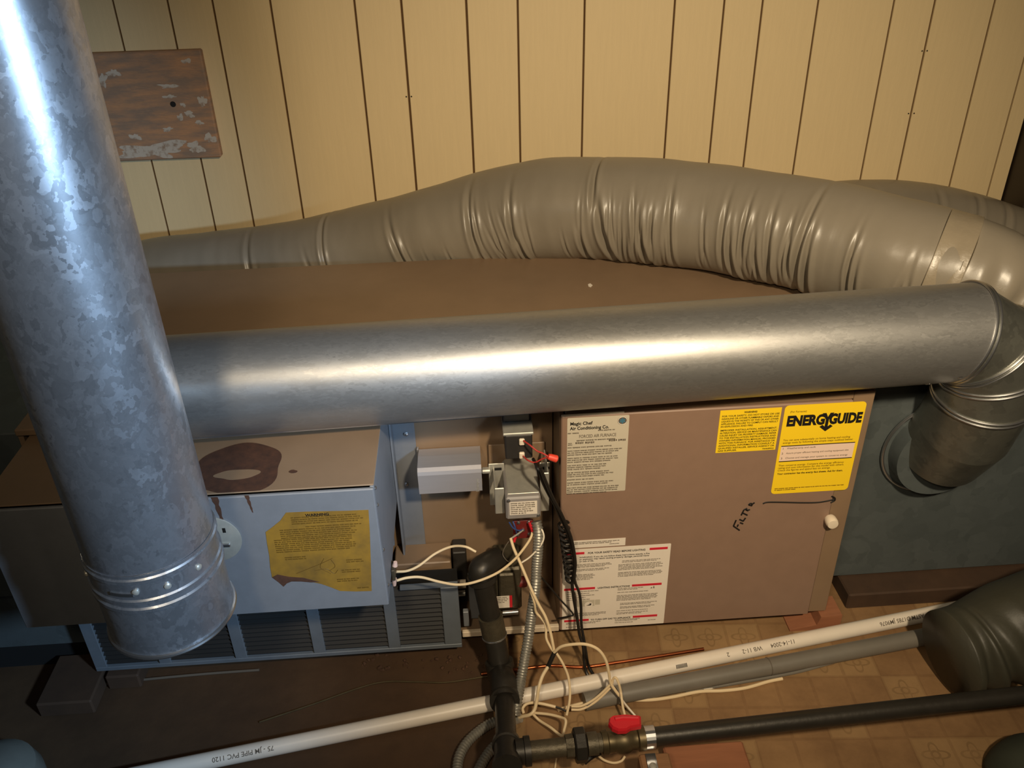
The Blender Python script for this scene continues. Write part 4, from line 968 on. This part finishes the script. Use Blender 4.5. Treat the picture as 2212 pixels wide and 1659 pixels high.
wire('thin_floor_wire', [(560, 1560, None, .003), (680, 1520, None, .003), (770, 1488, None, .003), (830, 1473, None, .003), (900, 1473, None, .003), (965, 1474, None, .003), (1040, 1463, None, .003), (1075, 1458, None, .003)], .0016, M['brass'], 'thin brown wire trailing over the floor behind the white pipe')
# black cords
wire('power_cable', [(1152, 992, .01), (1156, 1000, -.01), (1163, 1014, -.028), (1172, 1040, -.03), (1184, 1065, -.03), (1198, 1090, -.03), (1212, 1120, -.03), (1226, 1150, -.032), (1235, 1180, -.032), (1241, 1210, -.032), (1240, 1238, -.032), (1236, 1258, -.032), (1239, 1290, -.034), (1246, 1330, -.04), (1252, 1370, -.05), (1260, 1398, -.06), (1262, 1430, -.07), (1268, 1455, -.08), (1284, 1480, -.10), (1296, 1492, -.12)], .0029, M['blackwire'], 'black cord falling from the transformer past the instruction sticker', 'cable')
wire('power_cable', [(1168, 1012, -.040), (1180, 1042, -.040), (1194, 1075, -.040), (1210, 1105, -.040), (1225, 1138, -.040), (1236, 1170, -.040), (1243, 1215, -.040), (1241, 1252, -.040), (1251, 1280, -.028), (1255, 1310, -.032), (1256, 1350, -.04), (1262, 1385, -.052), (1266, 1410, -.06), (1272, 1440, -.07), (1290, 1468, -.09), (1312, 1490, -.11)], .0026, M['blackwire'], 'thinner black cord twisting beside the thick one', 'cable')
wire('black_lead', [(1162, 1240, -.01), (1185, 1265, -.014), (1210, 1295, -.02), (1237, 1325, -.03), (1230, 1331, -.03), (1205, 1336, -.02)], .0016, M['blackwire'], 'thin black lead bent sharply across the corner of the instructions')
hx = []
for i in range(11 * 14):
    t = i / 14; f_ = i / (11 * 14)
    c_ = at(1217 + 17 * f_, 1130 + 125 * f_, Y=-.018); a = 2 * pi * t
    hx.append(c_ + Vector((cos(a) * .0085, sin(a) * .0085, 0)))
tag(MB().tube(hx, .0024, 7).build('coiled_tube', M['blackwire'], None, True), 'black coiled tube hanging at the door edge', 'coil')
# wire nut
a = at(1184, 986, Y=-.02); b_ = at(1204, 992, Y=-.02)
tag(MB().tube([a, a.lerp(b_, .25), a.lerp(b_, .9), b_], [.0045, .0055, .0062, .0045], 12).build('wire_nut', M['rednut'], None, True), 'orange-red wire nut right of the transformer', 'wire nut')
wire('red_lead', [(1131, 952, .009), (1145, 962, -.005), (1160, 974, -.012), (1172, 979, -.016), (1184, 986, -.02)], .0014, M['redwire'], 'red lead from the upper switch terminal to the wire nut')
wire('red_lead', [(1130, 985, .009), (1140, 994, -.006), (1155, 999, -.012), (1170, 992, -.016), (1184, 987, -.02)], .0013, M['redwire'], 'red lead from the lower switch terminal to the wire nut')
# armoured cable
def armour(pts, r_, name, label, step=.0052):
    P = ipath(pts, 14); out = [P[0]]
    acc = 0; res = []; rad = []
    Ls = [0]
    for i in range(1, len(P)): Ls.append(Ls[-1] + (P[i] - P[i - 1]).length)
    tot = Ls[-1]; n_ = int(tot / (step / 4)); j = 1
    for i in range(n_ + 1):
        d = tot * i / n_
        while j < len(P) - 1 and Ls[j] < d: j += 1
        t = (d - Ls[j - 1]) / max(1e-9, Ls[j] - Ls[j - 1]); res.append(P[j - 1].lerp(P[j], t)); rad.append(r_ * (1.0, 1.14, 1.14, .96)[i % 4])
    return tag(MB().tube(res, rad, 14).build(name, M['armour'], None, True), label, 'cable')
armour([(1158, 1126, .0), (1163, 1150, -.01), (1162, 1185, -.02), (1159, 1225, -.03), (1157, 1265, -.045), (1152, 1300, -.055), (1147, 1335, -.065), (1142, 1375, -.08), (1134, 1420, -.10), (1126, 1465, -.125), (1119, 1505, -.155), (1112, 1546, -.178)], .0082, 'armoured_cable', 'silver armoured cable dropping from the transformer to the floor')
armour([(1108, 1553, None, .012), (1062, 1562, None, .013), (1020, 1592, None, .014), (996, 1625, None, .014), (988, 1660, None, .013), (992, 1710, None, .012)], .0075, 'armoured_cable', 'outer armoured cable loop at the bottom edge left of the tee')
armour([(1096, 1594, None, .012), (1068, 1612, None, .013), (1046, 1640, None, .013), (1030, 1675, None, .012), (1026, 1710, None, .012)], .0075, 'armoured_cable', 'inner armoured cable loop tucked against the tee')
tag(MB().tube([at(1104, 1558, Y=-.165), at(1124, 1550, Y=-.168)], .0085, 12).build('cable_connector', M['zinc'], None, True), 'zinc connector at the lower end of the armoured cable', 'connector')
tag(MB().prism([(p.x, p.y, .5383) for p in (at(1270, 615, Z=.538), at(1275, 613, Z=.538), at(1280, 617, Z=.538), at(1276, 621, Z=.538), at(1271, 619, Z=.538))], (0, 0, .0008)).build('paint_chip', M['s_white']), 'tiny white paint chip on the furnace top behind the level pipe', 'paint chip')
# floor oddments
tag(MB().lathe(at(10, 1740, Z=0), (0, 0, 1), [(0, .07), (.05, .072), (.075, .066), (.09, .045), (.095, .01)], 32).build('round_canister', M['greycan'], None, True), 'grey rounded canister top peeking in at the lower left corner', 'canister')
mb = MB(); c_ = at(2235, 1690, Z=0); rs = []
for i in range(9):
    t = i / 8; rr_ = .07 * cos(t * pi / 2 * .96)
    rs.append([c_ + Vector((cos(2 * pi * k / 28) * rr_ * (1 + .1 * sin(3 * 2 * pi * k / 28)), sin(2 * pi * k / 28) * rr_, .075 * sin(t * pi / 2))) for k in range(28)])
tag(mb.rings(rs).build('cloth_bundle', M['cloth'], None, 'all'), 'dark green cloth bundle at the lower right corner', 'cloth')
rq = random.Random(5)
db = MB()
for i in range(46):
    p_ = at(rq.uniform(780, 1060), rq.uniform(1415, 1455), Z=0); s_ = rq.uniform(.0015, .005)
    db.tube([p_ + Vector((0, 0, .0002)), p_ + Vector((rq.uniform(-s_, s_), rq.uniform(-s_, s_), s_ * .8))], [s_, s_ * .5], 5)
tag(db.build('debris', M['debris']), 'dark dirt crumbs scattered on the floor under the grille', 'dirt', kind='stuff')
